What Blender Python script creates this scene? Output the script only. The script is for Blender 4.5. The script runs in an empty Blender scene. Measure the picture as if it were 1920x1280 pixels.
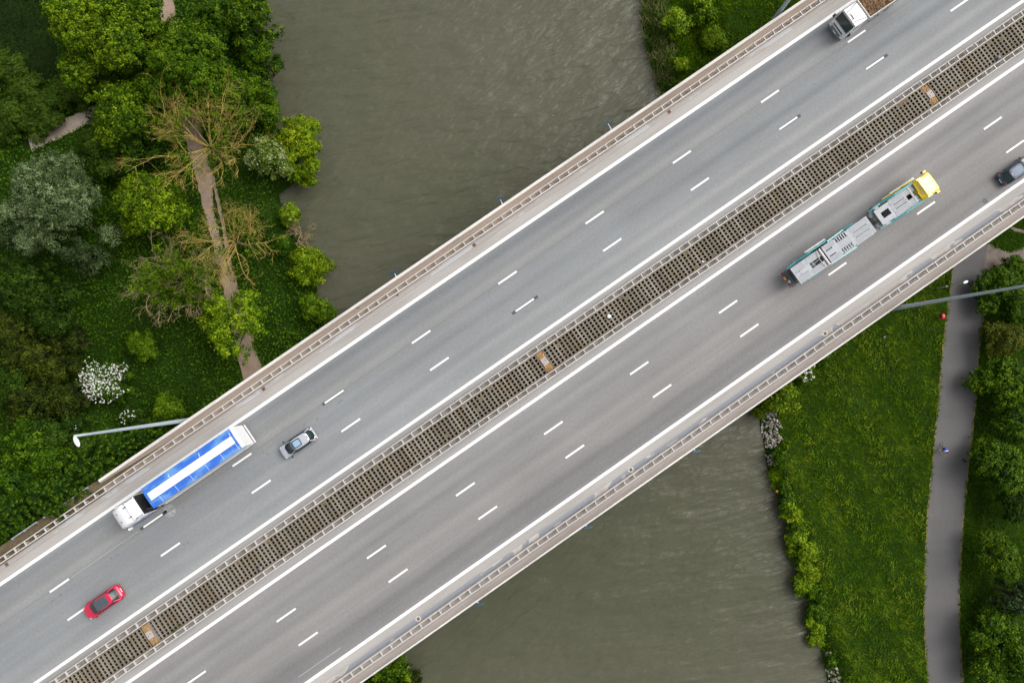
import bpy, bmesh, math, random
import numpy as np
from mathutils import Vector, Matrix

random.seed(7)
RNG = np.random.default_rng(11)
C = bpy.context.scene.collection
PI = math.pi

# ------------------------------------------------------------------ camera
F_PX = 1280.0            # focal length in pixels of a 1920 px wide frame (24 mm on full frame)
CAM_H = 80.0             # metres above the road
NADIR = (955.0, 702.0)   # where straight down falls in the photograph
_n = Vector(((NADIR[0]-960)/F_PX, -(NADIR[1]-640)/F_PX, -1.0)).normalized()
CAM_Q = _n.rotation_difference(Vector((0, 0, -1)))
CAM_R = CAM_Q.to_matrix()
cam_data = bpy.data.cameras.new('camera')
cam_data.sensor_width = 36.0
cam_data.lens = 36.0*F_PX/1920.0
cam_data.clip_end = 4000
cam_data.clip_start = 1.0
cam = bpy.data.objects.new('camera', cam_data)
C.objects.link(cam)
cam.location = (0, 0, CAM_H)
cam.rotation_mode = 'QUATERNION'
cam.rotation_quaternion = CAM_Q
bpy.context.scene.camera = cam

# ------------------------------------------------------------------ sky, sun, exposure
SUN_EL, SUN_AZ = math.radians(50), math.radians(62)     # azimuth clockwise from +Y
world = bpy.data.worlds.new('World')
bpy.context.scene.world = world
world.use_nodes = True
wn = world.node_tree.nodes; wl = world.node_tree.links
wn.clear()
w_out = wn.new('ShaderNodeOutputWorld')
w_bg = wn.new('ShaderNodeBackground')
w_sky = wn.new('ShaderNodeTexSky')
w_sky.sky_type = 'NISHITA'
w_sky.sun_disc = False
w_sky.sun_elevation = SUN_EL
w_sky.sun_rotation = SUN_AZ
w_sky.air_density = 1.0
w_sky.dust_density = 6.0
w_sky.ozone_density = 0.6
w_hsv = wn.new('ShaderNodeHueSaturation')                # a cloud-covered sky: nearly grey
w_hsv.inputs['Saturation'].default_value = 0.22
wl.new(w_sky.outputs[0], w_hsv.inputs['Color'])
wl.new(w_hsv.outputs[0], w_bg.inputs['Color'])
w_bg.inputs['Strength'].default_value = 0.15
wl.new(w_bg.outputs[0], w_out.inputs['Surface'])

sun_d = bpy.data.lights.new('sun', 'SUN')
sun_d.energy = 0.5
sun_d.angle = math.radians(60)
sun_d.color = (1.0, 0.965, 0.91)
sun = bpy.data.objects.new('sun', sun_d)
C.objects.link(sun)
sd = Vector((math.sin(SUN_AZ)*math.cos(SUN_EL), math.cos(SUN_AZ)*math.cos(SUN_EL), math.sin(SUN_EL)))
sun.rotation_euler = (-sd).to_track_quat('-Z', 'Y').to_euler()
sun.location = sd*150

vs = bpy.context.scene.view_settings
vs.view_transform = 'Standard'
vs.look = 'None'
vs.gamma = 1.0
vs.use_curve_mapping = False
vs.exposure = 0.60
bpy.context.scene.cycles.max_bounces = 6
bpy.context.scene.cycles.diffuse_bounces = 3
bpy.context.scene.cycles.use_denoising = True

# ------------------------------------------------------------------ frames
ANG = math.radians(34.61)                 # the motorway's bearing in the picture
CU, SU = math.cos(ANG), math.sin(ANG)

def px(x, y, z=0.0):
    """ground point (at height z) seen at a pixel of the 1920x1280 photograph"""
    d = CAM_R @ Vector(((x-960)/F_PX, -(y-640)/F_PX, -1.0))
    s = (z-CAM_H)/d.z
    return (d.x*s, d.y*s)

def uv(x, y, z=0.0):
    a, b = px(x, y, z)
    return (a*CU+b*SU, -a*SU+b*CU)

def w_uv(x, y):
    return (x*CU+y*SU, -x*SU+y*CU)

def uvw(u, v):
    return (u*CU-v*SU, u*SU+v*CU)

# ------------------------------------------------------------------ materials
def new_mat(name):
    m = bpy.data.materials.new(name)
    m.use_nodes = True
    nt = m.node_tree
    b = nt.nodes['Principled BSDF']
    return m, nt, b

def mat(name, col, rough=0.6, metal=0.0, var=0.12, scale=2.0, coat=0.0, spec=0.5, bump=0.0, stretch=None, coords='Object', detail=5.0):
    """a procedural surface: base colour with noise variation and optional relief"""
    m, nt, b = new_mat(name)
    N, L = nt.nodes, nt.links
    tc = N.new('ShaderNodeTexCoord')
    mp = N.new('ShaderNodeMapping')
    if stretch: mp.inputs['Scale'].default_value = stretch
    L.new(tc.outputs[coords], mp.inputs['Vector'])
    nz = N.new('ShaderNodeTexNoise')
    nz.inputs['Scale'].default_value = scale
    nz.inputs['Detail'].default_value = detail
    nz.inputs['Roughness'].default_value = 0.65
    L.new(mp.outputs[0], nz.inputs['Vector'])
    rp = N.new('ShaderNodeValToRGB')
    rp.color_ramp.elements[0].position = 0.25
    rp.color_ramp.elements[1].position = 0.75
    rp.color_ramp.elements[0].color = tuple(max(0, c*(1-var)) for c in col)+(1,)
    rp.color_ramp.elements[1].color = tuple(min(1, c*(1+var)) for c in col)+(1,)
    L.new(nz.outputs['Fac'], rp.inputs['Fac'])
    L.new(rp.outputs[0], b.inputs['Base Color'])
    b.inputs['Roughness'].default_value = rough
    b.inputs['Metallic'].default_value = metal
    b.inputs['Coat Weight'].default_value = coat
    b.inputs['Coat Roughness'].default_value = 0.08
    b.inputs['Specular IOR Level'].default_value = spec
    if bump:
        bp = N.new('ShaderNodeBump')
        bp.inputs['Strength'].default_value = bump
        bp.inputs['Distance'].default_value = 0.05
        L.new(nz.outputs['Fac'], bp.inputs['Height'])
        L.new(bp.outputs[0], b.inputs['Normal'])
    return m

def mix_rgb(nt, fac, a, b, blend='MIX'):
    n = nt.nodes.new('ShaderNodeMix')
    n.data_type = 'RGBA'; n.blend_type = blend
    for k, v in ((0, fac), (6, a), (7, b)):
        if isinstance(v, (int, float)): n.inputs[k].default_value = v
        elif isinstance(v, tuple): n.inputs[k].default_value = v if len(v) == 4 else v+(1,)
        else: nt.links.new(v, n.inputs[k])
    return n.outputs[2]

def noise(nt, vec, scale, detail=4.0, rough=0.6, dist=0.0):
    n = nt.nodes.new('ShaderNodeTexNoise')
    n.inputs['Scale'].default_value = scale
    n.inputs['Detail'].default_value = detail
    n.inputs['Roughness'].default_value = rough
    n.inputs['Distortion'].default_value = dist
    nt.links.new(vec, n.inputs['Vector'])
    return n.outputs['Fac']

def mapping(nt, scale=(1, 1, 1), rot=(0, 0, 0), loc=(0, 0, 0), coords='Object'):
    tc = nt.nodes.new('ShaderNodeTexCoord')
    mp = nt.nodes.new('ShaderNodeMapping')
    mp.inputs['Scale'].default_value = scale
    mp.inputs['Rotation'].default_value = rot
    mp.inputs['Location'].default_value = loc
    nt.links.new(tc.outputs[coords], mp.inputs['Vector'])
    return mp.outputs[0]

def ramp(nt, fac, stops):
    r = nt.nodes.new('ShaderNodeValToRGB')
    e = r.color_ramp.elements
    while len(e) < len(stops): e.new(0.5)
    for k, (p, c) in enumerate(stops):
        e[k].position = p
        e[k].color = (c, c, c, 1) if isinstance(c, (int, float)) else tuple(c)+(1,)
    nt.links.new(fac, r.inputs['Fac'])
    return r.outputs[0]

def asphalt_mat(name, col, tint, v0, v1, wear):
    m, nt, b = new_mat(name)
    streak = noise(nt, mapping(nt, (0.012, 0.55, 1)), 1.0, 5.0, 0.55)
    track = noise(nt, mapping(nt, (0.004, 0.22, 1), loc=(3, 7, 0)), 1.0, 2.0, 0.5)
    blotch = noise(nt, mapping(nt, (0.06, 0.10, 1)), 1.0, 4.0, 0.6)
    grain = noise(nt, mapping(nt, (1, 1, 1)), 3.2, 5.0, 0.85)
    c = ramp(nt, streak, [(0.3, tuple(x*0.86 for x in col)), (0.7, tuple(x*1.15 for x in col))])
    c = mix_rgb(nt, ramp(nt, track, [(0.38, 0.0), (0.66, 0.75)]), c, tint)
    tc = nt.nodes.new('ShaderNodeTexCoord'); sp = nt.nodes.new('ShaderNodeSeparateXYZ')
    nt.links.new(tc.outputs['Object'], sp.inputs[0])
    wob = nt.nodes.new('ShaderNodeMath'); wob.operation = 'MULTIPLY_ADD'
    nt.links.new(noise(nt, mapping(nt, (0.03, 0.05, 1)), 1.0, 2.0), wob.inputs[0]); wob.inputs[1].default_value = 0.9
    nt.links.new(sp.outputs['Y'], wob.inputs[2])
    mr = nt.nodes.new('ShaderNodeMapRange')
    mr.inputs['From Min'].default_value = v0+0.45; mr.inputs['From Max'].default_value = v1+0.45
    nt.links.new(wob.outputs[0], mr.inputs['Value'])
    wr = nt.nodes.new('ShaderNodeValToRGB'); wr.color_ramp.interpolation = 'EASE'
    e = wr.color_ramp.elements
    while len(e) < len(wear): e.new(0.5)
    for k, w in enumerate(wear):
        e[k].position = k/(len(wear)-1); e[k].color = (w/2, w/2, w/2, 1)
    nt.links.new(mr.outputs[0], wr.inputs['Fac'])
    dbl = mix_rgb(nt, 1.0, wr.outputs[0], (2.0, 2.0, 2.0), 'MULTIPLY')
    c = mix_rgb(nt, 1.0, c, dbl, 'MULTIPLY')
    c = mix_rgb(nt, 1.0, c, ramp(nt, blotch, [(0.3, 0.90), (0.7, 1.10)]), 'MULTIPLY')
    c = mix_rgb(nt, 1.0, c, ramp(nt, grain, [(0.3, 0.86), (0.7, 1.14)]), 'MULTIPLY')
    nt.links.new(c, b.inputs['Base Color'])
    b.inputs['Roughness'].default_value = 0.9
    b.inputs['Specular IOR Level'].default_value = 0.25
    return m

def paint_mat(name, col, worn):
    m, nt, b = new_mat(name)
    w = noise(nt, mapping(nt, (1, 1, 1)), 5.0, 6.0, 0.75)
    c = mix_rgb(nt, ramp(nt, w, [(0.32, 0.75), (0.47, 0.0)]), col, worn)
    nt.links.new(c, b.inputs['Base Color'])
    b.inputs['Roughness'].default_value = 0.7
    return m

def concrete_mat(name, col, stain, amount=0.5, stretch=(0.5, 2.0, 1.0), scale=1.2):
    m, nt, b = new_mat(name)
    n1 = noise(nt, mapping(nt, stretch), scale, 6.0, 0.7)
    n2 = noise(nt, mapping(nt, (1, 1, 1)), 7.0, 4.0, 0.75)
    n3 = noise(nt, mapping(nt, (0.05, 0.3, 1), loc=(5, 2, 0)), 1.0, 3.0, 0.5)
    c = mix_rgb(nt, ramp(nt, n1, [(0.46, 0.0), (0.62, amount)]), col, stain)
    c = mix_rgb(nt, 1.0, c, ramp(nt, n2, [(0.3, 0.86), (0.7, 1.12)]), 'MULTIPLY')
    c = mix_rgb(nt, 1.0, c, ramp(nt, n3, [(0.3, 0.9), (0.7, 1.1)]), 'MULTIPLY')
    nt.links.new(c, b.inputs['Base Color'])
    b.inputs['Roughness'].default_value = 0.9
    b.inputs['Specular IOR Level'].default_value = 0.2
    return m

def gutter_mat(name, col, patch, rim, seed, thr=0.5):
    """concrete gutter with long blue-grey sealant patches"""
    m, nt, b = new_mat(name)
    n1 = noise(nt, mapping(nt, (0.22, 0.5, 1), loc=(seed, 0, 0)), 1.0, 3.5, 0.5, 0.4)
    n2 = noise(nt, mapping(nt, (1, 1, 1)), 6.0, 4.0, 0.75)
    f = ramp(nt, n1, [(thr, 0.0), (thr+0.015, 1.0)])
    r = ramp(nt, n1, [(thr-0.06, 0.0), (thr-0.005, 0.8)])
    c = mix_rgb(nt, r, col, rim)
    c = mix_rgb(nt, f, c, patch)
    c = mix_rgb(nt, 1.0, c, ramp(nt, n2, [(0.3, 0.86), (0.7, 1.12)]), 'MULTIPLY')
    nt.links.new(c, b.inputs['Base Color'])
    b.inputs['Roughness'].default_value = 0.85
    b.inputs['Specular IOR Level'].default_value = 0.25
    return m

def grate_mat():
    m, nt, b = new_mat('grating_concrete')
    oi = nt.nodes.new('ShaderNodeObjectInfo')
    v = mapping(nt, (1, 1, 1), coords='Generated')
    add = nt.nodes.new('ShaderNodeVectorMath'); add.operation = 'ADD'
    nt.links.new(v, add.inputs[0])
    sc = nt.nodes.new('ShaderNodeVectorMath'); sc.operation = 'SCALE'
    sc.inputs[0].default_value = (37, 91, 13)
    nt.links.new(oi.outputs['Random'], sc.inputs['Scale'])
    nt.links.new(sc.outputs[0], add.inputs[1])
    n1 = noise(nt, add.outputs[0], 2.2, 5.0, 0.7)
    n2 = noise(nt, add.outputs[0], 9.0, 4.0, 0.7)
    c = ramp(nt, oi.outputs['Random'], [(0.0, (0.160, 0.143, 0.115)), (0.5, (0.205, 0.184, 0.150)), (1.0, (0.26, 0.238, 0.20))])
    c = mix_rgb(nt, ramp(nt, n1, [(0.48, 0.0), (0.66, 0.8)]), c, (0.17, 0.115, 0.05))
    c = mix_rgb(nt, ramp(nt, n2, [(0.60, 0.0), (0.75, 0.6)]), c, (0.11, 0.09, 0.05))
    nt.links.new(c, b.inputs['Base Color'])
    b.inputs['Roughness'].default_value = 0.95
    b.inputs['Specular IOR Level'].default_value = 0.2
    return m

def leaf_mat(name, dark, light, tip=None, trans=0.25, rough=0.5):
    m, nt, b = new_mat(name)
    N, L = nt.nodes, nt.links
    at = N.new('ShaderNodeAttribute'); at.attribute_name = 'tone'
    geo = N.new('ShaderNodeNewGeometry')
    n1 = noise(nt, mapping(nt, (1, 1, 1)), 0.35, 3.0, 0.6)
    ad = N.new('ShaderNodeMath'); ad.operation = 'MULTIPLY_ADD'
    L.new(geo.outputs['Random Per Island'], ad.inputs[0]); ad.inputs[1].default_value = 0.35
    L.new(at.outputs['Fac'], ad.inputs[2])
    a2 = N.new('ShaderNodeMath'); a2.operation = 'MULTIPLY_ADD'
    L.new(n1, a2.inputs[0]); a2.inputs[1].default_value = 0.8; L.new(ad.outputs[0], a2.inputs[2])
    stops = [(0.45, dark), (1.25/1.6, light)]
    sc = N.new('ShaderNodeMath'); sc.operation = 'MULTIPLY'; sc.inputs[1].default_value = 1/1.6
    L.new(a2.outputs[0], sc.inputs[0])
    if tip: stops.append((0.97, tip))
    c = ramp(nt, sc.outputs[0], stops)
    L.new(c, b.inputs['Base Color'])
    b.inputs['Roughness'].default_value = rough
    b.inputs['Specular IOR Level'].default_value = 0.08
    tr = N.new('ShaderNodeBsdfTranslucent')
    L.new(mix_rgb(nt, 1.0, c, (1.15, 1.25, 0.6), 'MULTIPLY'), tr.inputs['Color'])
    mx = N.new('ShaderNodeMixShader'); mx.inputs[0].default_value = trans
    L.new(b.outputs[0], mx.inputs[1]); L.new(tr.outputs[0], mx.inputs[2])
    L.new(mx.outputs[0], N['Material Output'].inputs['Surface'])
    return m

M = {}
M['asphalt_a'] = asphalt_mat('asphalt_blue_grey', (0.178, 0.188, 0.195), (0.235, 0.235, 0.228), 1.7, 13.36, [1.16, 1.10, 1.02, 1.14, 1.0, 1.08, 1.06, 0.94, 1.04, 0.97, 0.90, 1.0, 0.84, 0.92, 0.80, 0.98])
M['asphalt_b'] = asphalt_mat('asphalt_warm_grey', (0.182, 0.178, 0.178), (0.228, 0.222, 0.214), -4.05, -15.7, [1.16, 1.08, 0.98, 1.08, 0.97, 1.06, 1.0, 0.90, 1.0, 0.92, 0.97, 0.90, 0.78, 0.88, 0.84, 1.02])
M['line'] = paint_mat('road_paint', (0.72, 0.72, 0.71), (0.40, 0.40, 0.40))
M['line_old'] = paint_mat('worn_paint', (0.34, 0.34, 0.33), (0.2, 0.2, 0.2))
M['disc_old'] = concrete_mat('worn_disc_paint', (0.20, 0.205, 0.21), (0.38, 0.38, 0.375), 0.8, (1, 1, 1), 3.0)
M['black_paint'] = mat('blacked_out_paint', (0.06, 0.062, 0.068), 0.8)
M['seam'] = mat('joint_bitumen', (0.125, 0.125, 0.13), 0.8)
M['strip'] = concrete_mat('hard_strip', (0.335, 0.318, 0.30), (0.28, 0.262, 0.247), 0.6, (0.1, 0.8, 1))
M['strip_in'] = concrete_mat('inner_strip', (0.265, 0.258, 0.25), (0.325, 0.32, 0.31), 0.6, (0.05, 1.2, 1))
M['gutter_a'] = gutter_mat('gutter_upper', (0.315, 0.295, 0.28), (0.375, 0.378, 0.385), (0.34, 0.325, 0.31), 3.0, 0.55)
M['gutter_b'] = gutter_mat('gutter_lower', (0.345, 0.32, 0.295), (0.225, 0.24, 0.265), (0.46, 0.43, 0.40), 9.0, 0.49)
M['walk_a'] = concrete_mat('walkway_brown', (0.275, 0.222, 0.178), (0.225, 0.178, 0.142), 0.7, (0.15, 0.9, 1), 1.0)
M['walk_b'] = concrete_mat('walkway_grey', (0.272, 0.242, 0.218), (0.222, 0.195, 0.175), 0.7, (0.15, 0.9, 1), 1.0)
M['kerb_in'] = concrete_mat('median_kerb', (0.235, 0.212, 0.190), (0.160, 0.135, 0.108), 0.8, (0.7, 1.2, 1), 1.3)
M['cornice'] = concrete_mat('cornice', (0.56, 0.54, 0.51), (0.40, 0.38, 0.35), 0.6, (0.4, 2, 1), 1.0)
M['deck'] = concrete_mat('deck_concrete', (0.24, 0.23, 0.215), (0.16, 0.15, 0.135), 0.6)
M['grate'] = grate_mat()
M['galv'] = mat('galvanised_beam', (0.54, 0.52, 0.495), 0.6, 0.0, 0.14, 1.5)
M['galv_b'] = mat('galvanised_post', (0.50, 0.48, 0.46), 0.6, 0.1, 0.2, 3)
M['grey_rail'] = mat('weathered_rail', (0.30, 0.32, 0.34), 0.6, 0.3, 0.2, 2)
M['rust'] = mat('rusty_iron', (0.13, 0.07, 0.05), 0.9, 0.0, 0.5, 6)
M['iron'] = mat('cast_iron', (0.085, 0.09, 0.10), 0.7, 0.3, 0.2, 4)
M['sand'] = mat('sandy_litter', (0.29, 0.175, 0.075), 0.95, 0, 0.5, 5.0, bump=0.8)
M['found'] = concrete_mat('foundation', (0.37, 0.335, 0.31), (0.28, 0.24, 0.22), 0.6, (2, 2, 2), 2)
M['litter_brown'] = mat('lodged_litter', (0.15, 0.105, 0.05), 0.95, 0, 0.5, 6)
M['gap_shade'] = mat('gap_shade_black', (0.012, 0.011, 0.009), 0.8, 0, 0.4, 2, spec=0.1)  # near-black standing in for the deep shade below the grating
M['dirt'] = mat('dirt', (0.092, 0.068, 0.034), 0.95, 0, 0.5, 1.2, bump=0.6)
M['soil'] = mat('ground_soil', (0.016, 0.034, 0.004), 0.95, 0, 0.4, 0.4, spec=0.05)
M['path_sand'] = concrete_mat('path_sand', (0.29, 0.215, 0.158), (0.20, 0.145, 0.10), 0.6, (0.9, 0.9, 1), 0.9)
M['path_pale'] = concrete_mat('path_pale', (0.46, 0.38, 0.31), (0.29, 0.23, 0.17), 0.5, (0.9, 0.9, 1), 0.7)
M['path_asphalt'] = concrete_mat('cycle_path_asphalt', (0.112, 0.108, 0.107), (0.094, 0.090, 0.089), 0.6, (0.2, 0.06, 1), 1.0)
M['gravel'] = concrete_mat('gravel', (0.175, 0.145, 0.122), (0.11, 0.092, 0.078), 0.7, (1, 1, 1), 1.3)
M['edge_dry'] = mat('dry_edge', (0.17, 0.125, 0.045), 0.95, 0, 0.4, 2)
M['mast'] = mat('mast_steel', (0.34, 0.405, 0.44), 0.5, 0.0, 0.10, 1.0, stretch=(4, 4, 0.2))
M['white'] = mat('white_enamel', (0.76, 0.77, 0.78), 0.35, 0, 0.03, 2)
M['tyre'] = mat('tyre_rubber', (0.018, 0.018, 0.019), 0.85, 0, 0.2, 8)
M['black'] = mat('black_plastic', (0.014, 0.015, 0.017), 0.5, 0, 0.2, 4)
M['dark_metal'] = mat('dark_steel', (0.05, 0.053, 0.058), 0.55, 0.3, 0.3, 3)
M['alu'] = mat('aluminium_deck', (0.305, 0.32, 0.34), 0.6, 0.0, 0.2, 2.5, stretch=(0.4, 3, 1))
M['alu_d'] = mat('steel_plate', (0.15, 0.16, 0.175), 0.6, 0.0, 0.2, 3)
M['teal'] = mat('teal_paint', (0.008, 0.27, 0.28), 0.4, 0, 0.15, 2, coat=0.3)
M['yellow'] = mat('yellow_paint', (0.84, 0.68, 0.19), 0.35, 0, 0.05, 2, coat=0.4)
M['yellow_d'] = mat('yellow_panel', (0.74, 0.52, 0.004), 0.4, 0, 0.06, 2, coat=0.3)
M['blue_tarp'] = None
M['orange'] = mat('orange_lens', (0.85, 0.30, 0.01), 0.3, 0, 0.05, 2)
M['red_lens'] = mat('red_lens', (0.26, 0.004, 0.010), 0.2, 0, 0.1, 4, coat=0.5)
M['clear_lens'] = mat('clear_lens', (0.55, 0.6, 0.62), 0.12, 0, 0.1, 6, coat=0.6)
M['plate'] = mat('number_plate', (0.75, 0.74, 0.72), 0.4, 0, 0.05, 3)
M['glass'] = mat('tinted_glass', (0.008, 0.024, 0.023), 0.08, 0, 0.5, 1.5, coat=0.15, spec=0.5)
M['glass_roof'] = mat('roof_glass', (0.045, 0.062, 0.075), 0.10, 0, 0.15, 2, coat=0.8, spec=0.7)
M['sunroof'] = mat('sunroof_glass', (0.22, 0.35, 0.47), 0.08, 0, 0.08, 2, coat=0.8)
M['red_paint'] = mat('red_car_paint', (0.52, 0.006, 0.050), 0.28, 0.15, 0.04, 2, coat=0.7)
M['silver_paint'] = mat('silver_car_paint', (0.50, 0.51, 0.56), 0.32, 0.45, 0.03, 2, coat=0.6)
M['slate_paint'] = mat('dark_blue_car_paint', (0.028, 0.045, 0.075), 0.28, 0.3, 0.05, 2, coat=0.7)
M['slate_roof'] = mat('slate_roof_panel', (0.060, 0.098, 0.150), 0.5, 0.0, 0.05, 2, coat=0.1)
M['white_cab'] = mat('white_cab_paint', (0.68, 0.68, 0.68), 0.3, 0, 0.03, 1.5, coat=0.4)
M['cab_grey'] = mat('cab_fairing_grey', (0.70, 0.71, 0.71), 0.4, 0, 0.05, 2)
M['blue_paint'] = mat('blue_truck_paint', (0.02, 0.085, 0.42), 0.3, 0, 0.08, 2, coat=0.4)
M['load'] = mat('loose_soil_load', (0.155, 0.088, 0.045), 0.95, 0, 0.6, 3.0, bump=1.0)
M['hatch'] = mat('beige_hatch', (0.50, 0.49, 0.45), 0.5, 0, 0.05, 2)
M['red_bin'] = mat('red_bin_plastic', (0.58, 0.012, 0.035), 0.4, 0, 0.08, 3)
M['stone'] = mat('bank_stone', (0.34, 0.30, 0.26), 0.9, 0, 0.4, 1.6)
M['bark'] = mat('bark', (0.040, 0.030, 0.020), 0.95, 0, 0.4, 3, stretch=(3, 3, 0.5))
M['lichen'] = mat('lichen_covered_branch', (0.31, 0.225, 0.05), 0.9, 0, 0.4, 1.5)
M['dry_twig'] = mat('dry_twig', (0.22, 0.17, 0.08), 0.9, 0, 0.35, 2)
M['fix_blue'] = mat('blue_fitting', (0.022, 0.060, 0.092), 0.5, 0.0, 0.15, 3)
M['skin'] = mat('skin', (0.38, 0.18, 0.11), 0.6, 0, 0.08, 10)
M['jersey'] = mat('blue_jersey', (0.008, 0.035, 0.42), 0.7, 0, 0.15, 8)
M['jersey_w'] = mat('white_jersey_band', (0.75, 0.78, 0.85), 0.7, 0, 0.05, 8)
M['shorts'] = mat('navy_shorts', (0.008, 0.012, 0.06), 0.7, 0, 0.15, 8)
M['helmet'] = mat('dark_red_helmet', (0.22, 0.02, 0.03), 0.4, 0, 0.2, 8)
M['petal'] = mat('white_petals', (0.78, 0.78, 0.71), 0.8, 0, 0.10, 3, spec=0.1)
M['petal_y'] = mat('yellow_petals', (0.80, 0.55, 0.02), 0.7, 0, 0.06, 3)

def tarp():
    m, nt, b = new_mat('blue_tarpaulin')
    n = noise(nt, mapping(nt, (0.45, 1.1, 1), loc=(2.3, 0, 0)), 1.0, 5.0, 0.6)
    n2 = noise(nt, mapping(nt, (0.2, 6, 1)), 1.0, 2.0, 0.5)
    c = mix_rgb(nt, ramp(nt, n, [(0.46, 0.0), (0.62, 0.75)]), (0.020, 0.115, 0.47), (0.12, 0.28, 0.52))
    c = mix_rgb(nt, 1.0, c, ramp(nt, n2, [(0.3, 0.92), (0.7, 1.08)]), 'MULTIPLY')
    nt.links.new(c, b.inputs['Base Color'])
    b.inputs['Roughness'].default_value = 0.55
    return m
M['blue_tarp'] = tarp()

def flowmap(nt, deg, sc, off):
    a = mapping(nt, (1, 1, 1), (0, 0, -math.radians(deg)), (off, off*0.7, 0))
    m = nt.nodes.new('ShaderNodeMapping'); m.inputs['Scale'].default_value = (sc[0], sc[1], 1)
    nt.links.new(a, m.inputs['Vector'])
    return m.outputs[0]

def water_mat():
    m, nt, b = new_mat('river_water')
    N, L = nt.nodes, nt.links
    rot = (0, 0, math.radians(-14))
    big = noise(nt, flowmap(nt, 16, (0.11, 0.36), 0), 1.0, 2.5, 0.5, 0.25)
    mid = noise(nt, flowmap(nt, 24, (0.38, 1.25), 4), 1.0, 2.0, 0.5, 0.25)
    fine = noise(nt, flowmap(nt, 40, (1.2, 3.0), 8), 1.0, 2.0, 0.5, 0.2)
    murk = noise(nt, mapping(nt, (0.02, 0.03, 1)), 1.0, 3.0, 0.5)
    c = ramp(nt, murk, [(0.3, (0.066, 0.067, 0.042)), (0.7, (0.082, 0.081, 0.056))])
    L.new(c, b.inputs['Base Color'])
    b.inputs['Roughness'].default_value = 0.2
    b.inputs['IOR'].default_value = 1.33
    b.inputs['Specular IOR Level'].default_value = 0.35
    s1 = N.new('ShaderNodeMath'); s1.operation = 'MULTIPLY_ADD'
    L.new(mid, s1.inputs[0]); s1.inputs[1].default_value = 0.42; L.new(big, s1.inputs[2])
    s2 = N.new('ShaderNodeMath'); s2.operation = 'MULTIPLY_ADD'
    L.new(fine, s2.inputs[0]); s2.inputs[1].default_value = 0.08; L.new(s1.outputs[0], s2.inputs[2])
    bp = N.new('ShaderNodeBump')
    bp.inputs['Strength'].default_value = 1.0
    bp.inputs['Distance'].default_value = 0.62
    L.new(s2.outputs[0], bp.inputs['Height'])
    L.new(bp.outputs[0], b.inputs['Normal'])
    return m
M['water'] = water_mat()

# foliage
M['lf_bright'] = leaf_mat('leaf_bright', (0.009, 0.032, 0.001), (0.078, 0.145, 0.002), (0.21, 0.30, 0.008))
M['lf_lime'] = leaf_mat('leaf_lime', (0.030, 0.075, 0.002), (0.165, 0.265, 0.004), (0.30, 0.38, 0.02))
M['lf_mid'] = leaf_mat('leaf_mid', (0.009, 0.032, 0.001), (0.050, 0.112, 0.002), (0.125, 0.20, 0.006))
M['lf_dark'] = leaf_mat('leaf_dark', (0.007, 0.022, 0.001), (0.028, 0.064, 0.003), (0.058, 0.100, 0.008))
M['lf_olive'] = leaf_mat('leaf_olive', (0.008, 0.015, 0.001), (0.034, 0.052, 0.003), (0.085, 0.10, 0.008))
M['lf_silver'] = leaf_mat('leaf_silver', (0.014, 0.028, 0.006), (0.084, 0.130, 0.042), (0.22, 0.29, 0.135), 0.15, 0.45)
M['lf_yellow'] = leaf_mat('leaf_yellow_green', (0.040, 0.085, 0.002), (0.165, 0.245, 0.004), (0.36, 0.40, 0.015))
M['lf_fir'] = leaf_mat('needle_green', (0.008, 0.026, 0.002), (0.048, 0.108, 0.004), (0.145, 0.22, 0.010))
M['lf_pale'] = leaf_mat('leaf_pale', (0.03, 0.07, 0.006), (0.13, 0.19, 0.02), (0.38, 0.40, 0.20), 0.2)
M['nettle'] = leaf_mat('ground_leaf', (0.015, 0.048, 0.001), (0.050, 0.124, 0.002), (0.092, 0.180, 0.005))
M['lawn'] = leaf_mat('dark_field_leaf', (0.005, 0.013, 0.003), (0.013, 0.030, 0.006), (0.03, 0.05, 0.012))
M['grass'] = leaf_mat('meadow_grass', (0.040, 0.098, 0.001), (0.118, 0.190, 0.004), (0.185, 0.225, 0.020))
M['reed'] = leaf_mat('reed_leaf', (0.035, 0.085, 0.012), (0.115, 0.19, 0.04), (0.36, 0.33, 0.15))

# ------------------------------------------------------------------ mesh helpers
def link(name, me, m=None, parent=None, loc=None, rotz=None):
    o = bpy.data.objects.new(name, me)
    C.objects.link(o)
    if m is not None and me is not None and len(me.materials) == 0:
        me.materials.append(m)
    if parent is not None: o.parent = parent
    if loc is not None: o.location = loc
    if rotz is not None: o.rotation_euler = (0, 0, rotz)
    return o

def tag(o, label, cat, group=None):
    o['label'] = label; o['category'] = cat
    if group: o['group'] = group
    return o

def thing(name, label, cat, loc=(0, 0, 0), rotz=0.0, group=None):
    o = bpy.data.objects.new(name, None)
    o.empty_display_size = 0.5
    C.objects.link(o)
    o.location = loc; o.rotation_euler = (0, 0, rotz)
    return tag(o, label, cat, group)

def structure(o):
    o['kind'] = 'structure'; return o

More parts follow.
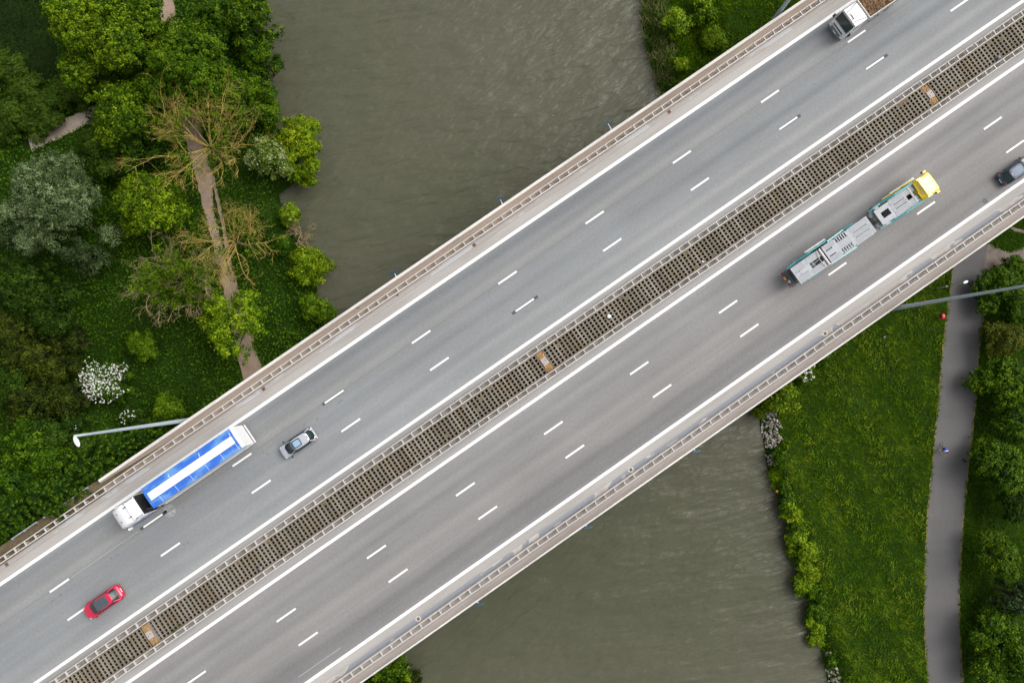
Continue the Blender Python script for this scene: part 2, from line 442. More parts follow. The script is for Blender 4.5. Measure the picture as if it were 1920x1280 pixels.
class MB:
    def __init__(self): self.v = []; self.f = []
    def add(self, vs_, fs_):
        n = len(self.v)
        self.v += [tuple(p) for p in vs_]
        self.f += [tuple(i+n for i in f) for f in fs_]
        return self
    def box(self, c, s, rz=0.0, ry=0.0, taper=(1, 1)):
        hx, hy, hz = s[0]/2, s[1]/2, s[2]/2
        P = []
        for dz in (-1, 1):
            tx, ty = (1, 1) if dz < 0 else taper
            for dx, dy in ((-1, -1), (1, -1), (1, 1), (-1, 1)):
                P.append(Vector((dx*hx*tx, dy*hy*ty, dz*hz)))
        R = Matrix.Rotation(rz, 3, 'Z') @ Matrix.Rotation(ry, 3, 'Y')
        c = Vector(c)
        P = [R @ p + c for p in P]
        return self.add(P, [(3, 2, 1, 0), (4, 5, 6, 7), (0, 1, 5, 4), (1, 2, 6, 5), (2, 3, 7, 6), (3, 0, 4, 7)])
    def span(self, x0, x1, y0, y1, z0, z1):
        return self.box(((x0+x1)/2, (y0+y1)/2, (z0+z1)/2), (abs(x1-x0), abs(y1-y0), abs(z1-z0)))
    def sheet(self, x0, x1, y0, y1, z, nx=1, ny=1):
        P = []; Fc = []
        for j in range(ny+1):
            for i in range(nx+1):
                P.append((x0+(x1-x0)*i/nx, y0+(y1-y0)*j/ny, z))
        for j in range(ny):
            for i in range(nx):
                a = j*(nx+1)+i
                Fc.append((a, a+1, a+nx+2, a+nx+1))
        return self.add(P, Fc)
    def tube(self, p0, p1, r0, r1=None, n=8, caps=True):
        if r1 is None: r1 = r0
        p0 = Vector(p0); p1 = Vector(p1)
        d = (p1-p0)
        if d.length < 1e-6: return self
        q = d.to_track_quat('Z', 'Y')
        P = []
        for p, r in ((p0, r0), (p1, r1)):
            for k in range(n):
                a = 2*PI*k/n
                P.append(p + q @ Vector((r*math.cos(a), r*math.sin(a), 0)))
        Fc = [(k, (k+1) % n, n+(k+1) % n, n+k) for k in range(n)]
        if caps: Fc += [tuple(range(n-1, -1, -1)), tuple(range(n, 2*n))]
        return self.add(P, Fc)
    def path(self, pts, radii, n=6):
        for k in range(len(pts)-1): self.tube(pts[k], pts[k+1], radii[k], radii[k+1], n, True)
        return self
    def rings(self, rings, cap0=True, cap1=True):
        n = len(rings[0]); P = [p for r in rings for p in r]; Fc = []
        for k in range(len(rings)-1):
            for i in range(n):
                j = (i+1) % n
                Fc.append((k*n+i, k*n+j, (k+1)*n+j, (k+1)*n+i))
        if cap0: Fc.append(tuple(range(n-1, -1, -1)))
        if cap1: Fc.append(tuple(range((len(rings)-1)*n, len(rings)*n)))
        return self.add(P, Fc)
    def ball(self, c, r, nu=10, nv=6):
        rr = r if isinstance(r, tuple) else (r, r, r)
        rings = []
        for j in range(1, nv):
            t = PI*j/nv
            rings.append([(c[0]+rr[0]*math.sin(t)*math.cos(2*PI*i/nu), c[1]+rr[1]*math.sin(t)*math.sin(2*PI*i/nu), c[2]-rr[2]*math.cos(t)) for i in range(nu)])
        return self.rings(rings)
    def prism(self, poly, z0, z1):
        n = len(poly)
        P = [(a, b, z0) for a, b in poly]+[(a, b, z1) for a, b in poly]
        Fc = [(k, (k+1) % n, n+(k+1) % n, n+k) for k in range(n)]
        Fc += [tuple(range(n-1, -1, -1)), tuple(range(n, 2*n))]
        return self.add(P, Fc)
    def mesh(self, name, smooth=False):
        me = bpy.data.meshes.new(name)
        me.from_pydata(self.v, [], self.f)
        if smooth: me.polygons.foreach_set('use_smooth', [True]*len(me.polygons))
        me.update()
        return me
    def build(self, name, m, parent=None, bevel=0.0, smooth=False, subsurf=0, seg=2, loc=None, rotz=None):
        o = link(name, self.mesh(name, smooth), m, parent, loc, rotz)
        if subsurf:
            s = o.modifiers.new('sub', 'SUBSURF'); s.levels = subsurf; s.render_levels = subsurf
        if bevel:
            s = o.modifiers.new('bev', 'BEVEL'); s.width = bevel; s.segments = seg; s.limit_method = 'ANGLE'; s.angle_limit = math.radians(40)
        return o

def np_mesh(name, verts, faces, m, tone=None, smooth=False):
    """verts (n,3), faces (k,c) all with c corners; tone: float per vertex"""
    me = bpy.data.meshes.new(name)
    n = len(verts); k, c = faces.shape
    me.vertices.add(n)
    me.vertices.foreach_set('co', np.ascontiguousarray(verts, dtype=np.float32).ravel())
    me.loops.add(k*c)
    me.loops.foreach_set('vertex_index', np.ascontiguousarray(faces, dtype=np.int32).ravel())
    me.polygons.add(k)
    me.polygons.foreach_set('loop_start', np.arange(0, k*c, c, dtype=np.int32))
    if smooth: me.polygons.foreach_set('use_smooth', np.ones(k, dtype=bool))
    me.update(calc_edges=True)
    if tone is not None:
        a = me.attributes.new('tone', 'FLOAT', 'POINT')
        a.data.foreach_set('value', np.ascontiguousarray(tone, dtype=np.float32))
    me.materials.append(m)
    return me

def unit(a):
    return a/np.maximum(np.linalg.norm(a, axis=1, keepdims=True), 1e-9)

def leaves_mesh(name, cen, nrm, size, aspect, m, tone, rng, axis=None, fold=0.18):
    """one folded rhombus per leaf"""
    n = len(cen)
    size = np.broadcast_to(np.asarray(size, dtype=float), (n,))
    if axis is None:
        axis = rng.normal(size=(n, 3))
    t = axis - nrm*np.sum(axis*nrm, axis=1, keepdims=True)
    t = unit(t); b = np.cross(nrm, t)
    L_ = (size*0.5)[:, None]; W_ = (size*0.5*aspect)[:, None]
    V = np.empty((n, 4, 3))
    V[:, 0] = cen - t*L_
    V[:, 1] = cen + b*W_ + nrm*(fold*L_)
    V[:, 2] = cen + t*L_
    V[:, 3] = cen - b*W_ + nrm*(fold*L_)
    Fc = np.arange(4*n, dtype=np.int32).reshape(n, 4)
    return np_mesh(name, V.reshape(-1, 3), Fc, m, np.repeat(tone, 4))

def blades_mesh(name, base, tipv, width, m, tone, rng):
    n = len(base)
    side = np.cross(tipv, np.array([0, 0, 1.0])) + rng.normal(size=(n, 3))*0.2
    side = unit(side)*(np.broadcast_to(width, (n,))*0.5)[:, None]
    V = np.empty((n, 3, 3))
    V[:, 0] = base-side; V[:, 1] = base+side; V[:, 2] = base+tipv
    return np_mesh(name, V.reshape(-1, 3), np.arange(3*n, dtype=np.int32).reshape(n, 3), m, np.repeat(tone, 3))

# ------------------------------------------------------------------ ground, river
LAND, WATER = -8.0, -9.5
SH_L = [(500, -200), (498, 0), (492, 60), (486, 110), (486, 170), (498, 215), (535, 255), (560, 300), (556, 340), (522, 365), (528, 395), (552, 440), (566, 480), (590, 520), (596, 560), (612, 605), (650, 780), (690, 950), (748, 1225), (772, 1280), (790, 1400)]
SH_R = [(1205, -200), (1207, 0), (1202, 40), (1214, 100), (1236, 165), (1300, 400), (1380, 650), (1424, 785), (1431, 820), (1437, 870), (1450, 910), (1470, 960), (1485, 1020), (1497, 1070), (1508, 1100), (1518, 1140), (1530, 1190), (1545, 1235), (1553, 1280), (1570, 1400)]
_l = np.array([px(a, b, WATER) for a, b in SH_L])[::-1]
_r = np.array([px(a, b, WATER) for a, b in SH_R])[::-1]

def sstep(a, b, x):
    t = np.clip((x-a)/(b-a), 0, 1); return t*t*(3-2*t)

def ground_z(x, y):
    x = np.asarray(x, dtype=float); y = np.asarray(y, dtype=float)
    xl = np.interp(y, _l[:, 1], _l[:, 0]); xr = np.interp(y, _r[:, 1], _r[:, 0])
    d = np.maximum(xl-x, x-xr)                        # metres inland
    z = np.where(d > 0, WATER+np.minimum(LAND-WATER, d*0.75+0.05), np.maximum(WATER-3.0, WATER+d*0.7))
    u = x*CU+y*SU; v = -x*SU+y*CU
    hill = (1-sstep(-52, -40, u))*(1-sstep(22, 36, np.abs(v+1.1)))      # embankment at the west end
    hill2 = sstep(96, 112, u)*(1-sstep(22, 36, np.abs(v+1.1)))
    z = z+(LAND*-1-1.75)*np.maximum(hill, hill2)*np.where(d > 0, 1, 0)
    return z

def axis_coords(a, b, step, far):
    core = np.arange(a, b+step*0.5, step)
    lo = []; hi = []; s = step; p = a
    while p > -far: s *= 1.35; p -= s; lo.append(p)
    s = step; p = b
    while p < far: s *= 1.35; p += s; hi.append(p)
    return np.array(lo[::-1]+list(core)+hi)
gx = axis_coords(-76, 76, 0.7, 1500); gy = axis_coords(-56, 62, 0.7, 1500)
X, Y = np.meshgrid(gx, gy)
Z = ground_z(X, Y)
nxg, nyg = len(gx), len(gy)
idx = np.arange(nxg*nyg).reshape(nyg, nxg)
Fq = np.stack([idx[:-1, :-1], idx[:-1, 1:], idx[1:, 1:], idx[1:, :-1]], axis=-1).reshape(-1, 4)
structure(link('ground', np_mesh('ground', np.stack([X, Y, Z], -1).reshape(-1, 3), Fq, M['soil'], smooth=True)))
structure(MB().sheet(-1500, 1500, -1500, 1500, WATER, 1, 1).build('water', M['water']))

def ribbon(name, left, right, m, lift, jit=0.0, sub=10, z=None, seed=1):
    """a path between two edges given as pixel lists"""
    rg = random.Random(seed)
    def dens(pts):
        out = []
        for k in range(len(pts)-1):
            for i in range(sub):
                t = i/sub
                out.append((pts[k][0]*(1-t)+pts[k+1][0]*t, pts[k][1]*(1-t)+pts[k+1][1]*t))
        out.append(pts[-1]); return out
    A = [px(a, b, LAND) for a, b in dens(left)]; B = [px(a, b, LAND) for a, b in dens(right)]
    P = []; Fc = []
    for k, (a, b) in enumerate(zip(A, B)):
        d = Vector((b[0]-a[0], b[1]-a[1])); d.normalize()
        ja, jb = rg.uniform(-jit, jit), rg.uniform(-jit, jit)
        a = (a[0]+d.x*ja, a[1]+d.y*ja); b = (b[0]+d.x*jb, b[1]+d.y*jb)
        for t in (0, 0.33, 0.67, 1):
            x, y = a[0]*(1-t)+b[0]*t, a[1]*(1-t)+b[1]*t
            P.append((x, y, float(ground_z(x, y))+lift))
    for k in range(len(A)-1):
        for i in range(3):
            q = k*4+i
            Fc.append((q, q+1, q+5, q+4))
    return structure(MB().add(P, Fc).build(name, m))

ribbon('sandy_path', [(282, -60), (293, 0), (318, 150), (330, 200), (350, 270), (366, 330), (384, 400), (400, 460), (414, 520), (432, 600), (448, 680), (470, 780)],
       [(318, -60), (326, 0), (352, 150), (372, 200), (384, 270), (398, 330), (402, 400), (418, 460), (432, 520), (452, 600), (490, 680), (520, 780)], M['path_sand'], 0.02, 0.12, 10, seed=3)
ribbon('sandy_track', [(396, 318), (404, 372), (417, 430), (428, 500), (440, 560), (462, 640)],
       [(399, 318), (411, 372), (424, 430), (437, 500), (452, 560), (478, 640)], M['path_sand'], 0.026, 0.07, 10, seed=4)
ribbon('pale_path', [(52, 258), (66, 251), (104, 232), (160, 206), (190, 192)], [(60, 284), (86, 271), (120, 256), (166, 233), (198, 218)], M['path_pale'], 0.03, 0.12, 10, seed=5)
CP_L = [(1812, 380), (1792, 470), (1783, 540), (1775, 600), (1768, 660), (1760, 760), (1752, 840), (1744, 920), (1739, 980), (1736, 1040), (1734, 1120), (1735, 1190), (1740, 1280), (1746, 1360)]
CP_R = [(1868, 380), (1850, 470), (1846, 500), (1842, 600), (1834, 660), (1827, 760), (1818, 840), (1810, 920), (1804, 980), (1800, 1040), (1797, 1120), (1798, 1190), (1804, 1280), (1812, 1360)]
ribbon('dry_verge', [(a-2, b) for a, b in CP_L], [(a+3, b) for a, b in CP_R], M['edge_dry'], 0.012, 0.10, 14, seed=6)
ribbon('cycle_path', CP_L, CP_R, M['path_asphalt'], 0.022, 0.015, 14, seed=7)
ribbon('gravel_path', [(1845, 452), (1868, 466), (1893, 473), (1925, 462), (1990, 450)], [(1846, 520), (1862, 503), (1884, 494), (1925, 488), (1990, 485)], M['gravel'], 0.016, 0.2, 10, seed=8)
ribbon('gravel_track', [(1888, 420), (1905, 428), (1940, 436)], [(1886, 424), (1902, 433), (1940, 443)], M['gravel'], 0.018, 0.05, 10, seed=9)

# ------------------------------------------------------------------ motorway: geometry in the road's own frame (u along, v across)
U0, U1 = -135.0, 135.0
def along(name, m, v0, v1, z0, z1, parent, u0=U0, u1=U1, bevel=0.0):
    return MB().span(u0, u1, v0, v1, z0, z1).build(name, m, parent, bevel)
def strip(name, m, v0, v1, z, parent, u0=U0, u1=U1):
    return MB().sheet(u0, u1, min(v0, v1), max(v0, v1), z, 40, 1).build(name, m, parent)

bridge = thing('motorway_bridge', 'wide concrete motorway bridge crossing the river with a grated gap down its middle', 'bridge', rotz=ANG)
along('deck_slab', M['deck'], 0.27, 16.98, -0.9, -0.012, bridge)
along('deck_slab', M['deck'], -2.43, -19.29, -0.9, -0.012, bridge)
for vv in (2.2, 5.8, 9.4, 13.0, 16.0, -4.4, -8.0, -11.6, -15.2, -18.3):
    along('girder', M['deck'], vv-0.3, vv+0.3, -2.1, -0.9, bridge)
for uu in (-46, -22, 26, 66):
    MB().span(uu-0.6, uu+0.6, 0.8, 16.4, -13, -2.1).build('pier', M['deck'], bridge, 0.05)
    MB().span(uu-0.6, uu+0.6, -2.9, -18.7, -13, -2.1).build('pier', M['deck'], bridge, 0.05)
MB().span(U0, U1, -2.43, 0.27, -1.3, -1.15).build('gap_shade_slab', M['gap_shade'], bridge)  # added slab closing the gap, near-black so the grating holes read as shade
# walkways, kerbs, cornices
along('walkway', M['walk_a'], 15.22, 16.66, -0.012, 0.10, bridge, -46.2, U1)
along('walkway', M['walk_b'], -17.44, -19.12, -0.012, 0.10, bridge)
along('median_kerb', M['kerb_in'], 0.27, 0.98, -0.012, 0.12, bridge)
along('median_kerb', M['kerb_in'], -2.43, -3.10, -0.012, 0.12, bridge)
along('gutter', M['gutter_a'], 14.66, 15.22, -0.012, 0.0, bridge)
along('gutter', M['gutter_b'], -16.88, -17.44, -0.012, 0.0, bridge)
along('kerb_line', M['walk_a'], 14.635, 14.685, -0.01, 0.012, bridge)
along('kerb_line', M['strip'], -16.85, -16.92, -0.01, 0.015, bridge)
along('cornice', M['cornice'], 16.66, 16.99, -1.0, 0.32, bridge, -46.0, U1, 0.02)
along('cornice', M['cornice'], -19.12, -19.32, -1.0, 0.30, bridge, bevel=0.02)
along('cornice_ledge', M['walk_a'], 16.50, 16.66, 0.10, 0.16, bridge, -46.0, U1)
along('walkway_strip', M['walk_b'], -18.86, -18.95, 0.10, 0.16, bridge)  # narrow raised strip along the lower walkway

# gratings between the carriageways: one object per precast unit
PITCH = 0.520
def grating_mesh():
    b = MB()
    W = 2.66; w0 = -W/2
    us = [0.0, 0.098, 0.098+0.315, 0.098+0.315+0.205, 0.098+0.315+0.205+0.315, 1.04-0.02]
    vs_ = [w0]; c = -5*0.417/2
    for k in range(6):
        vs_ += [c+k*0.417-0.16, c+k*0.417+0.16]
    vs_.append(-w0)
    z1, z0 = 0.0, -0.12
    nu, nv = len(us), len(vs_)
    def hole(i, j): return i in (1, 3) and j % 2 == 1
    for i in range(nu-1):
        for j in range(nv-1):
            a, e, c0, d = us[i], us[i+1], vs_[j], vs_[j+1]
            if not hole(i, j):
                b.add([(a, c0, z1), (e, c0, z1), (e, d, z1), (a, d, z1)], [(0, 1, 2, 3)])
            else:
                b.add([(a, c0, z1), (e, c0, z1), (e, d, z1), (a, d, z1), (a, c0, z0), (e, c0, z0), (e, d, z0), (a, d, z0)],
                      [(0, 4, 5, 1), (1, 5, 6, 2), (2, 6, 7, 3), (3, 7, 4, 0)])
    L_ = us[-1]
    b.add([(0, w0, z1), (L_, w0, z1), (L_, -w0, z1), (0, -w0, z1), (0, w0, z0), (L_, w0, z0), (L_, -w0, z0), (0, -w0, z0)],
          [(1, 0, 4, 5), (2, 1, 5, 6), (3, 2, 6, 7), (0, 3, 7, 4)])
    return b.mesh('grating')
gm = grating_mesh()
GV = -1.08
u_joint = uv(1167.1, 553.8)[0]
plats = [uv(290, 1188)[0], uv(1020, 672)[0], uv(1740, 177)[0]]
rg = random.Random(5)
for k in range(-86, 87):
    u = u_joint+k*1.04
    if abs(u+0.5) > 84: continue
    near = [p for p in plats if abs(u+0.52-p) <= 0.52]
    if near: continue
    o = link('grating', gm, M['grate'], bridge, (u, GV+rg.uniform(-0.012, 0.012), 0.05+rg.uniform(-0.008, 0.008)))
    o.rotation_euler = (0, 0, rg.uniform(-0.003, 0.003))
def rough_pile(nu, nv, lu, lv, h, seed, m, name, parent, loc):
    rr = random.Random(seed); P = []; Fc = []
    for j in range(nv+1):
        for i in range(nu+1):
            e = min(i, nu-i, 1)*min(j, nv-j, 1)
            P.append((lu*(i/nu-0.5), lv*(j/nv-0.5), h*(0.3+0.9*rr.random())*(0.35+0.65*e)))
    for j in range(nv):
        for i in range(nu):
            a = j*(nu+1)+i
            Fc.append((a, a+1, a+nu+2, a+nu+1))
    return MB().add(P, Fc).build(name, m, parent, loc=loc)
for k, p in enumerate(plats):
    us = [u_joint+q*1.04 for q in range(-86, 87)]
    us = [q for q in us if abs(q+0.52-p) <= 0.52]
    a, e = min(us), max(us)+1.04
    c = (a+e)/2; ln = e-a
    f = MB().span(c-ln/2+0.01, c+ln/2-0.01, GV-1.32, GV+1.32, -0.45, -0.16).build('lamp_platform', M['found'], bridge)
    rough_pile(8, 8, ln*0.92, 1.0, 0.12, 20+k, M['sand'], 'sand_litter', f, (c, GV+0.80, -0.10))
    rough_pile(8, 8, ln*0.92, 1.05, 0.12, 40+k, M['sand'], 'sand_litter', f, (c, GV-0.82, -0.10))
    MB().box((c, GV, -0.02), (min(ln*0.72, 0.95), 0.92, 0.30)).build('foundation_block', M['found'], f, 0.03)
    MB().tube((c-0.16, GV-0.10, 0.125), (c-0.16, GV-0.10, 0.155), 0.055).tube((c+0.16, GV+0.08, 0.125), (c+0.16, GV+0.08, 0.155), 0.055).build('bolt', M['rust'], f)

lit_me = MB().prism([(0.15*math.cos(k*PI/4)*(0.8+0.3*(k % 3)/2), 0.15*math.sin(k*PI/4)*(0.8+0.3*(k % 2))) for k in range(8)], -0.05, 0.0).mesh('leaf_litter')
lit_me.materials.append(M['litter_brown'])
rl = random.Random(3)
for k in range(26):
    q = rl.randrange(-60, 70)
    link('leaf_litter', lit_me, None, bridge, (u_joint+q*1.04+rl.choice((0.255, 0.775)), GV+(rl.choice((0, 1, 4, 5, 5, 5, 2))-2.5)*0.417, 0.055), rl.uniform(0, 6))
# carriageways
def carriageway(nm, va, vb, m, edge_a, edge_b, wa, wb, inner, outer, label=None):
    r = structure(strip(nm, m, va, vb, 0.0, None))
    r.rotation_euler = (0, 0, ANG)
    strip('edge_line', M['line'], edge_a-wa/2, edge_a+wa/2, 0.006, r)
    strip('edge_line', M['line'], edge_b-wb/2, edge_b+wb/2, 0.006, r)
    strip('hard_strip', M['strip'], outer[0], outer[1], 0.0, r)
    strip('inner_strip', M['strip_in'], inner[0], inner[1], 0.0, r)
    return r
road_n = carriageway('road', 1.70, 13.36, M['asphalt_a'], 13.44, 1.82, 0.37, 0.35, (0.98, 1.70), (13.36, 14.66))
road_s = carriageway('road', -4.05, -15.70, M['asphalt_b'], -15.79, -4.15, 0.36, 0.35, (-3.10, -4.05), (-15.70, -16.88))
rows = [
    (road_n, [(1605, 67), (1443, 180), (1278, 294), (1115, 408), (952, 521), (790, 632), (627, 744), (454, 862), (287, 976), (112, 1098)]),
    (road_n, [(1640, 118), (1478, 231), (1312, 345), (1148, 459), (984, 572), (824, 682), (658, 797), (490, 912), (320, 1030), (145, 1150)]),
    (road_s, [(1862, 232), (1697, 346), (1531, 461), (1365, 575), (1198, 689), (1037, 801), (872, 916), (706, 1034), (537, 1153), (368, 1270)]),
    (road_s, [(1905, 277), (1737, 391), (1570, 504), (1405, 619), (1241, 732), (1077, 845), (914, 960), (746, 1078), (578, 1197)])]
dash_me = MB().box((0, 0, 0), (2.62, 0.215, 0.004)).mesh('lane_dash')
dash_me.materials.append(M['line'])
dark = {(1640, 118): (0.0, 0.55), (1478, 231): (0.0, 0.45), (984, 572): (0.5, 0.55), (627, 744): (0.35, 0.0), (287, 976): (0.4, 0.6)}
for parent, pts in rows:
    q = [(uv(a, b), (a, b)) for a, b in pts]
    vm = sum(p[0][1] for p in q)/len(q)
    q += [((q[0][0][0]+12.6*k, q[0][0][1]), None) for k in (1, 2, 3)] + [((q[-1][0][0]-12.6*k, q[-1][0][1]), None) for k in (1, 2, 3)]
    for (u, v), key in q:
        link('lane_dash', dash_me, None, parent, (u, v*0.5+vm*0.5, 0.0075))
        if key in dark:
            a, e = dark[key]
            MB().sheet(u-1.31-a, u+1.31+e, v*0.5+vm*0.5-0.19, v*0.5+vm*0.5+0.17, 0.004).build('blacked_out_marking', M['black_paint'], parent)
    vj = vm+(0.0 if parent is road_n else 0.05)
strip('lane_joint', M['seam'], 9.53, 9.575, 0.003, road_n)
strip('lane_joint', M['seam'], -11.72, -11.75, 0.003, road_s)
ua, ub = uv(134, 1083)[0], uv(262, 998)[0]
strip('scratch_line', M['line_old'], 9.46, 9.52, 0.005, road_n, ua, ub)
ua, ub = uv(556, 1263)[0], uv(642, 1219)[0]; vq = (uv(556, 1263)[1]+uv(642, 1219)[1])/2
strip('scratch_line', M['line_old'], vq-0.03, vq+0.03, 0.005, road_s, ua, ub)
# a round patch of worn paint beside the blue truck, cut by the old joint
uc, vc = uv(318, 957)
for half in (0, 1):
    pts = []
    for k in range(15):
        a = PI*(k/14)+PI*half
        pts.append((uc+0.70*math.cos(a), vc+(0.09 if half == 0 else -0.09)+0.66*math.sin(a)))
    n = len(pts)
    MB().add([(a, b, 0.004) for a, b in pts], [tuple(range(n))]).build('worn_paint_disc', M['disc_old'], road_n)
um, vm_ = uv(1847, 377)
mh = MB().tube((um, vm_, 0.0), (um, vm_, 0.012), 0.33, 0.33, 20).build('manhole_cover', M['iron'], road_s)
for x, y in ((1253, 208), (890, 461), (495, 730), (12, 1057)):
    u, v = uv(x, y)
    MB().box((u, 14.93, 0.004), (0.42, 0.40, 0.016)).box((u-0.1, 14.93, 0.016), (0.05, 0.34, 0.016)).box((u+0.1, 14.93, 0.016), (0.05, 0.34, 0.016)).build('drain_cover', M['rust'], bridge)
for x, y in ((1180, 876), (782, 1156), (1547, 625), (430, 1395)):
    u, v = uv(x, y)
    MB().tube((u, -17.12, 0.0), (u, -17.12, 0.010), 0.34, 0.34, 14).build('drain_surround', M['cornice'], bridge)
    MB().box((u, -17.12, 0.014), (0.34, 0.30, 0.014)).build('drain_cover', M['rust'], bridge)

# small stains of the surface: oil spots and tar splashes (flat marks)
spot_b = MB()
for x, y in [(1037, 217), (1256, 290), (1244, 342), (1574, 96), (1548, 124), (1527, 158), (1001, 388), (1254, 327), (1212, 362), (735, 693), (640, 751), (636, 755), (595, 785), (570, 795), (494, 849), (501, 851), (208, 1046), (220, 1040), (203, 1061), (113, 1115), (98, 1125), (345, 1021), (352, 1017), (1345, 548), (1484, 460), (607, 1212), (865, 1048), (1659, 632), (362, 946), (343, 952)]:
    u, v = uv(x, y); r = rg.uniform(0.05, 0.12)
    spot_b.add([(u+r*1.4*math.cos(a)*rg.uniform(0.7, 1.2), v+r*math.sin(a)*rg.uniform(0.7, 1.2), 0.0032) for a in [k*PI/4 for k in range(8)]], [tuple(range(8))])
o = spot_b.build('tar_spots', M['seam'], road_n); o['kind'] = 'stuff'

# dirt verge where the bridge meets the embankment
ve = MB(); rr = random.Random(9)
nU = 90
P = []; Fc = []
for i in range(nU+1):
    u = -135+(135-33)*i/nU
    for j in range(7):
        v = 15.92+0.18*j+(0.10*rr.random() if j else 0)
        z = 0.105+0.10*rr.random()*(1 if 0 < j < 6 else 0.1)
        if u > -46 and v > 16.45: v = 16.45
        if u > -44: v = min(v, 15.92+(16.45-15.92)*max(0.05, (-33-u)/11)*j/6)
        P.append((u, v, z))
for i in range(nU):
    for j in range(6):
        a = i*7+j
        Fc.append((a, a+7, a+8, a+1))
dv = structure(MB().add(P, Fc).build('dirt_verge', M['dirt'])); dv.rotation_euler = (0, 0, ANG)
along('verge_bank', M['dirt'], 15.22, 17.0, -0.9, 0.10, bridge, U0, -46.2)

# ------------------------------------------------------------------ guard rails
def w_profile(side):
    pr = [(0, 0.0), (0.05, 0.05), (0.05, 0.10), (0.0, 0.155), (0.05, 0.21), (0.05, 0.26), (0, 0.31)]
    th = 0.035
    out = [(a*side, z) for a, z in pr]+[((a-th)*side, z) for a, z in reversed(pr)]
    return out
def beam_mesh(side, u0, u1):
    pr = w_profile(side); b = MB()
    rings = [[(u, a, z) for a, z in pr] for u in (u0, u1)]
    return b.rings(rings).mesh('beam')
post_me = {}
def guard_rail(label, va, vb, phase, base, u0=-92, u1=92, pitch=1.352, name='guard_rail', group='guard rails along the motorway'):
    t = thing(name, label, 'guard rail', (0, 0, 0), ANG, group)
    lo, hi = min(va, vb), max(va, vb)
    z = 0.44
    # beams in 4 m lengths lapped at the posts
    k0 = math.ceil((u0-phase)/(3*pitch)); k1 = math.floor((u1-phase)/(3*pitch))
    ms = {}
    for side, v in ((-1, lo), (1, hi)):
        ms[side] = beam_mesh(side, 0, 3*pitch-0.006)
        for k in range(k0, k1):
            o = link('beam', ms[side], M['galv'], t, (phase+k*3*pitch, v, z))
    w = hi-lo
    key = round(w, 2)
    if key not in post_me:
        b = MB()
        b.box((0, w/2, z+0.16), (0.085, w-0.05, 0.24))
        b.box((0, w/2-0.05, 0.26), (0.10, 0.05, 0.52))
        b.box((0, w/2+0.05, 0.26), (0.10, 0.05, 0.52))
        post_me[key] = b.mesh('post'); post_me[key].materials.append(M['galv_b'])
    for k in range(k0*3, k1*3+1):
        link('post', post_me[key], None, t, (phase+k*pitch, lo, base))
    return t
guard_rail('double-sided steel guard rail on the brown walkway along the upper outer edge', 15.30, 15.88, uv(995.3, 371.4, 0.75)[0], 0.10)
guard_rail('double-sided steel guard rail on the upper side of the median grating', 0.33, 0.93, uv(1168.3, 542.1, 0.75)[0], 0.12)
guard_rail('double-sided steel guard rail on the lower side of the median grating', -2.50, -3.06, uv(1165.5, 606.6, 0.75)[0], 0.12)
guard_rail('double-sided steel guard rail on the grey walkway along the lower outer edge', -17.52, -18.12, uv(1331.6, 790.2, 0.75)[0], 0.10)
# old rails past the bridge end, upper left
for (xa, ya), (xb, yb), dv_, lab in (((23, 1012), (70, 978), 0.0, 'short grey steel rail half buried in the dirt verge, farthest left'), ((82, 971), (166, 914), 0.1, 'longer grey steel rail between dirt verge and dark firs')):
    ua, ub = uv(xa, ya, 0.4)[0], uv(xb, yb, 0.4)[0]
    t = thing('old_rail', lab, 'rail', (0, 0, 0), ANG, 'old rails past the bridge end')
    MB().span(ua, ub, 16.95, 17.0, 0.2, 0.52).span(ua, ub, 16.86, 16.95, 0.44, 0.50).build('beam', M['grey_rail'], t)
    n = max(2, int((ub-ua)/2))
    for k in range(n+1):
        u = ua+0.1+(ub-ua-0.2)*k/n
        MB().span(u-0.05, u+0.05, 16.78, 16.86, -1.0, 0.5).build('post', M['grey_rail'], t)

# ------------------------------------------------------------------ lamp masts, lamps, fittings
def mast(label, x, y, h, head_dir, r0=0.30, r1=0.11):
    gz = float(ground_z(x, y))
    t = thing('lamp_mast', label, 'lamp mast', (x, y, gz), 0, 'lamp masts beside the bridge')
    H = h-gz
    b = MB(); n = 12
    rings = []
    for k in range(13):
        f = k/12
        rr_ = r0+(r1-r0)*f
        rings.append([(rr_*math.cos(2*PI*i/n), rr_*math.sin(2*PI*i/n), H*f) for i in range(n)])
    b.rings(rings).build('pole', M['mast'], t, smooth=True)
    MB().box((0, 0, 0.05), (0.9, 0.9, 0.1)).build('base_plate', M['found'], t)
    c, s = math.cos(head_dir), math.sin(head_dir)
    MB().tube((0, 0, H), (c*0.35, s*0.35, H+0.06), 0.05).build('arm', M['mast'], t)
    hd = MB().ball((0, 0, 0), (0.52, 0.22, 0.12), 16, 8).build('lamp_head', M['white'], t, smooth=True)
    hd.location = (c*0.55, s*0.55, H+0.08); hd.rotation_euler = (0, 0, head_dir)
    return t
def mast_top(x, y, tx, ty):
    """height at which the axis over (x,y) is seen at pixel radius of (tx,ty)"""
    r0 = math.hypot(x, y); a = px(tx, ty, 0); r1 = math.hypot(*a)
    return CAM_H*(1-r0/r1)
m1 = uvw(uv(336, 792)[0], 17.42)
mast('tall grey lamp mast with white head leaning over the dark firs', m1[0], m1[1], mast_top(m1[0], m1[1], 140, 822), math.radians(-62))
m2 = uvw(uv(1692, 577)[0], -19.75)
mast('tall grey lamp mast crossing above the cycle path', m2[0], m2[1], 21.0, math.radians(120))
m3 = uvw(uv(1463, 19)[0], 17.45)
mast('lamp mast base rising past the upper bridge edge near grass', m3[0], m3[1], 21.0, math.radians(-62))

